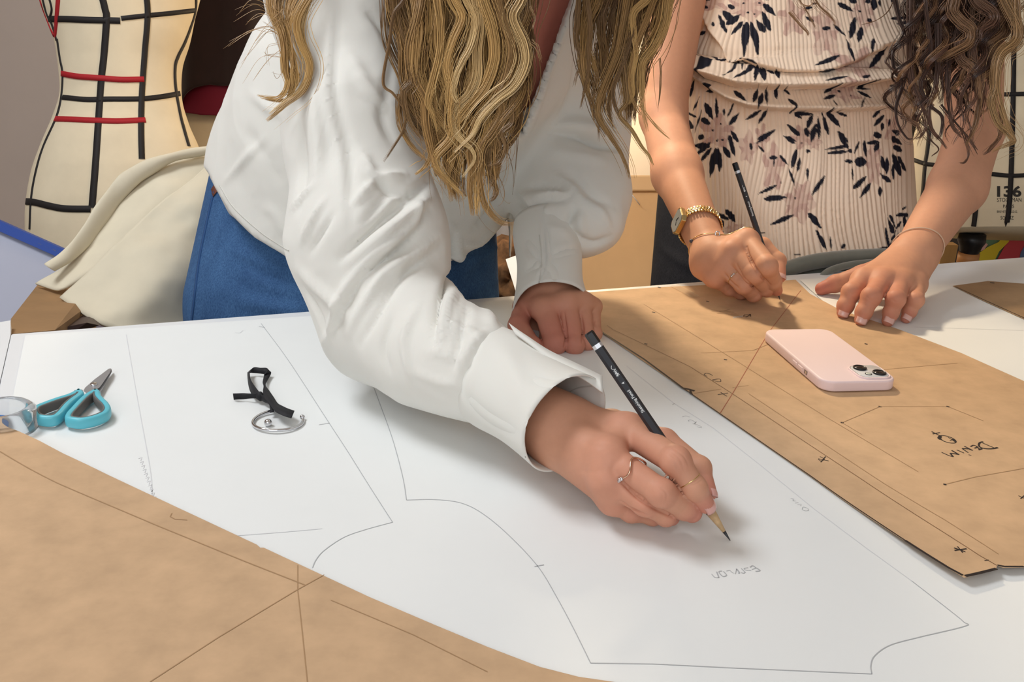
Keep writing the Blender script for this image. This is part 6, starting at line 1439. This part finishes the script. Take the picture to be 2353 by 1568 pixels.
for cc_q, L_, w_q in ((ca, [(384, 432), (330, 490), (280, 545), (240, 584), (205, 606), (168, 622), (152, 602)], .0022), (cb_, [(282, 648), (315, 690), (343, 736)], .0014), (cb_, [(163, 668), (200, 690), (235, 712), (255, 726)], .0012), (cb_, [(395, 500), (430, 470)], .0012), (ca, [(96, 650), (130, 660), (160, 648)], .0012), (cb_, [(340, 520), (300, 580), (230, 660)], .0010)):
    try: mesh('seam', *ribbon_on(cc_q, L_, w_q, 0.0008, spl=False), sm, tro)
    except Exception: pass
card = mat('cardboard', '#8f6f4b', 0.8, var=0.08, scale=20)
boxc = thing('cardboard_box', 'brown cardboard box standing under the cream trousers behind the table corner', 'box', tuple(to_world(C(110, 740, 1.25)) * np.array([1, 1, 0])))
tq = [C(25, 768, 1.045), C(25, 733, 1.12), C(86, 655, 1.33), C(210, 650, 1.40), C(190, 712, 1.24), C(126, 759, 1.08)]
tq = [to_world(q) for q in tq]
zt = min(q[2] for q in tq); 
MB().add(*hexa([np.array([q[0], q[1], 0.0]) for q in tq], tq)).build('box_body', card, boxc, False)
# dark stool the clothes are piled on
stool = thing('stool', 'dark brown stool leg showing between the cardboard box and cream trousers', 'stool', tuple(to_world(C(330, 760, 1.45)) * np.array([1, 1, 0])))
brown = mat('dark_wood', '#3a2620', 0.5); greyf = mat('grey_cloth', '#5a5560', 0.85)
q = to_world(C(350, 680, 1.52))
MB().add(*box((q[0], q[1], 0.70), (0.24, 0.22, 0.06))).build('seat', greyf, stool, False, bevel=0.01)
for sx in (-1, 1):
    for sy in (-1, 1):
        MB().add(*box((q[0] + sx * 0.09, q[1] + sy * 0.08, 0.335), (0.035, 0.035, 0.67))).build('leg', brown, stool, False, bevel=0.003)
MB().add(*hexa([to_world(C(*k)) for k in ((124, 757, 1.13), (200, 742, 1.17), (228, 748, 1.2), (150, 775, 1.14))], [to_world(C(*k)) for k in ((170, 715, 1.32), (215, 700, 1.34), (250, 712, 1.34), (200, 730, 1.32))])).build('armrest', brown, stool, False)
# ------------------------------------------------------------------ white board with blue edge at the left
bd = thing('poster_board', 'large white board with a blue taped top edge by the left wall', 'board', tuple(to_world(C(60, 640, 1.62)) * np.array([1, 1, 0])))
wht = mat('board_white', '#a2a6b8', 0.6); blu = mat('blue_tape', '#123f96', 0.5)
qa = [C(-160, 450, 1.62), C(190, 607, 1.62), C(190, 980, 1.50), C(-160, 900, 1.50)]
nrm = np.array([0, 0, 0.012])
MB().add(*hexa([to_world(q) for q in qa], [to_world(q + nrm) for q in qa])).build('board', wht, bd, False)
qb = [C(-160, 437, 1.615), C(190, 592, 1.615), C(190, 616, 1.612), C(-160, 461, 1.612)]
MB().add(*hexa([to_world(q - nrm * 0.2) for q in qb], [to_world(q + nrm * 1.8) for q in qb])).build('blue_edge', blu, bd, False)
mb = MB()
for x_, y_ in ((92, 559), (108, 567), (126, 573)):
    for k in range(3): mb.add(*hexa([to_world(C(x_ + k * 2.6 - 4, y_ + k * 1.2 + e, 1.612)) for e in (0, 4)] + [to_world(C(x_ + k * 2.6 - 2.6, y_ + k * 1.2 + e, 1.612)) for e in (4, 0)], [to_world(C(x_ + k * 2.6 - 4, y_ + k * 1.2 + e, 1.611)) for e in (0, 4)] + [to_world(C(x_ + k * 2.6 - 2.6, y_ + k * 1.2 + e, 1.611)) for e in (4, 0)]))
mb.build('print', mat('grey_print', '#5d6172', 0.7), bd, False)
# ------------------------------------------------------------------ centre: lamp lit box, paper bag, furry cushion
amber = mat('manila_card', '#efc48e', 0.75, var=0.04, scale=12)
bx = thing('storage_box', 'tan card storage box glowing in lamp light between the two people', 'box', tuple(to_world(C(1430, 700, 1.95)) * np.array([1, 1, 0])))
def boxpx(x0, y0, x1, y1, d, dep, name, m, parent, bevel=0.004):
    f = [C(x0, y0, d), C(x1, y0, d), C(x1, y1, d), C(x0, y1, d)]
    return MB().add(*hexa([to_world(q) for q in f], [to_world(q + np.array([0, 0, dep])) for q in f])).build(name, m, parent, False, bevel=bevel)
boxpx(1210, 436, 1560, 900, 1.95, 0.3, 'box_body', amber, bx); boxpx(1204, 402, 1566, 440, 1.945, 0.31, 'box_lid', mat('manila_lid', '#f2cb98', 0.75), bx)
mesh('thread', *tube([to_world(C(a, b, 1.944)) for a, b in ((1448, 442), (1458, 455), (1470, 471))], 0.0008, 6), M['paper'], bx)
bag = thing('paper_bag', 'small white paper bag behind the left fist', 'bag', tuple(to_world(C(1185, 700, 1.55)) * np.array([1, 1, 0])))
MB().add(*hexa([to_world(C(*q)) for q in ((1162, 596, 1.6), (1260, 560, 1.6), (1260, 760, 1.55), (1188, 680, 1.55))], [to_world(C(*q)) for q in ((1162, 596, 1.66), (1260, 560, 1.66), (1260, 760, 1.66), (1188, 680, 1.66))])).build('bag_body', M['paper'], bag, False)
fur = thing('fur_cushion', 'brown shaggy fur heap behind the jeans and white paper bag', 'cushion', tuple(to_world(C(1170, 640, 1.72)) * np.array([1, 1, 0])))
V, Fc = ball(C(1172, 650, 1.78), 0.085, 40); V = V + (V - C(1172, 650, 1.78)) * (0.18 * vnoise(V, 0.012, 3) + 0.12 * vnoise(V, 0.03, 4))[:, None]
mesh('fur', to_world(V), Fc, mat('brown_fur', '#6b4a2c', 0.9, var=0.5, scale=70), fur)
gp_ = thing('display_stand', 'grey cylindrical stand seen between the shirt and the sleeve', 'stand', tuple(to_world(C(1165, 560, 2.1)) * np.array([1, 1, 0])))
q = to_world(C(1168, 560, 2.1)); 
mesh('cylinder', *lathe((q[0], q[1], 0.0), [(0.001, 0), (0.028, 0), (0.028, to_world(C(1168, 448, 2.1))[2]), (0.001, to_world(C(1168, 448, 2.1))[2] + 0.001)], sides=32), mat('grey_paint', '#8f8a88', 0.6), gp_)
# ------------------------------------------------------------------ chair behind the table in front of the floral top
vel = mat('grey_green_velvet', '#6c6f66', 0.9, sheen=0.5, var=0.12, scale=40)
chair = thing('chair', 'grey velvet chair back against the far table edge before the floral top', 'chair', tuple(to_world(C(1930, 700, 1.45)) * np.array([1, 1, 0])))
A_ = [C(*q) for q in [(1770, 648, 1.385), (1805, 612, 1.39), (1870, 592, 1.40), (1960, 582, 1.415), (2060, 580, 1.43), (2120, 596, 1.44)]]
Kc = spline(np.array(A_), 50); 
V, Fc = tube(to_world(Kc + np.array([0, 0.006, 0])), 0.011, 18); mesh('top_rail', V, Fc, vel, chair)
pts_t = to_world(Kc + np.array([0, 0.006, 0.004])); pts_b = pts_t.copy(); pts_b[:, 2] = 0.45
n = len(pts_t); nb = np.array([EV[0] * -0.02, EV[1] * -0.02, 0])
V = np.concatenate([pts_t, pts_b, pts_b + nb, pts_t + nb]); Fc = [[q * n + i, q * n + i + 1, ((q + 1) % 4) * n + i + 1, ((q + 1) % 4) * n + i] for q in range(4) for i in range(n - 1)]
mesh('backrest', V, Fc, vel, chair)
K2_ = spline(np.array([C(*q) for q in [(1885, 640, 1.378), (1908, 622, 1.383), (1960, 608, 1.395), (2040, 602, 1.41), (2110, 606, 1.42)]]), 30)
mesh('piping', *tube(to_world(K2_), 0.005, 12), vel, chair)
q = to_world(Kc[25]); q = q + np.array([EV[0], EV[1], 0]) * 0.19
MB().add(*box((q[0], q[1], 0.42), (0.36, 0.30, 0.07), [[EU[0], EV[0], 0], [EU[1], EV[1], 0], [0, 0, 1]])).build('seat', vel, chair, True, bevel=0.02)
for sx in (-1, 1):
    for sy in (-1, 1):
        e = q[:2] + EU * sx * 0.15 + EV * sy * 0.12; mesh('leg', *tube([(e[0], e[1], 0.39), (e[0], e[1], 0.0)], [0.016, 0.011], 12), M['dark_metal'], chair)
# ------------------------------------------------------------------ far right: dark cabinet, coloured fabric, post
cab = thing('cabinet', 'dark cabinet low behind the right dress form stand', 'cabinet', tuple(to_world(C(2230, 640, 2.35)) * np.array([1, 1, 0])))
boxpx(2178, 532, 2520, 800, 2.35, 0.3, 'cabinet_body', mat('dark_cabinet', '#3a3534', 0.6), cab)
fab = thing('painting', 'bright abstract canvas of red, green and yellow bands behind the right stand', 'painting', tuple(to_world(C(2310, 600, 2.25)) * np.array([1, 1, 0])))
boxpx(2250, 520, 2480, 700, 2.25, 0.02, 'canvas', mat('green_paint', '#54735a', 0.7), fab, bevel=0)
def blob(pts, m, d=2.247):
    f = [C(a, b, d) for a, b in pts]
    MB().add(*hexa([to_world(q + np.array([0, 0, .0015])) for q in f], [to_world(q) for q in f])).build('colour_band', m, fab, False)
blob([(2290, 600), (2312, 560), (2330, 534), (2362, 520), (2420, 520), (2420, 590), (2350, 600)], mat('red_paint', '#a2323c', 0.7), 2.246)
blob([(2240, 610), (2246, 585), (2270, 568), (2296, 556), (2310, 533), (2326, 532), (2318, 556), (2296, 578), (2282, 606)], mat('yellow_paint', '#b5a31f', 0.7), 2.245)
blob([(2342, 600), (2346, 580), (2362, 552), (2420, 540), (2420, 620)], mat('blue_paint', '#4b5d80', 0.7), 2.2445)
blob([(2246, 580), (2248, 566), (2262, 556), (2270, 562), (2262, 574)], mat('pink_paint', '#b08a86', 0.7), 2.2455)
post = thing('wooden_post', 'short tan wooden post behind the resting wrist', 'post', tuple(to_world(C(2165, 640, 2.3)) * np.array([1, 1, 0])))
q0, q1 = to_world(C(2150, 640, 2.3)), to_world(C(2176, 640, 2.3)); zt = to_world(C(2165, 552, 2.3))[2]
MB().add(*box(((q0[0] + q1[0]) / 2, q0[1], zt / 2), (0.034, 0.03, zt))).build('post', mat('tan_wood', '#a07a46', 0.6, var=0.15, scale=30, stretch=(1, 1, .1)), post, False)
# dark bag behind the floral top
bagd = thing('handbag', 'black bag hanging behind the right side of the floral top', 'bag', tuple(to_world(C(2095, 400, 2.1)) * np.array([1, 1, 0])))
V, Fc = loft_px([(268, 2040, 268, 2140, 2.3), (300, 2030, 300, 2150, 2.3), (380, 2030, 380, 2140, 2.3), (440, 2040, 440, 2130, 2.3)], [.02, .05, .05, .03], 40, 40)[:2]
mesh('bag_body', to_world(V), [list(x) for x in Fc] + [list(range(40))[::-1], [39 * 40 + j for j in range(40)]], mat('black_leather', '#1c1a1c', 0.5), bagd)
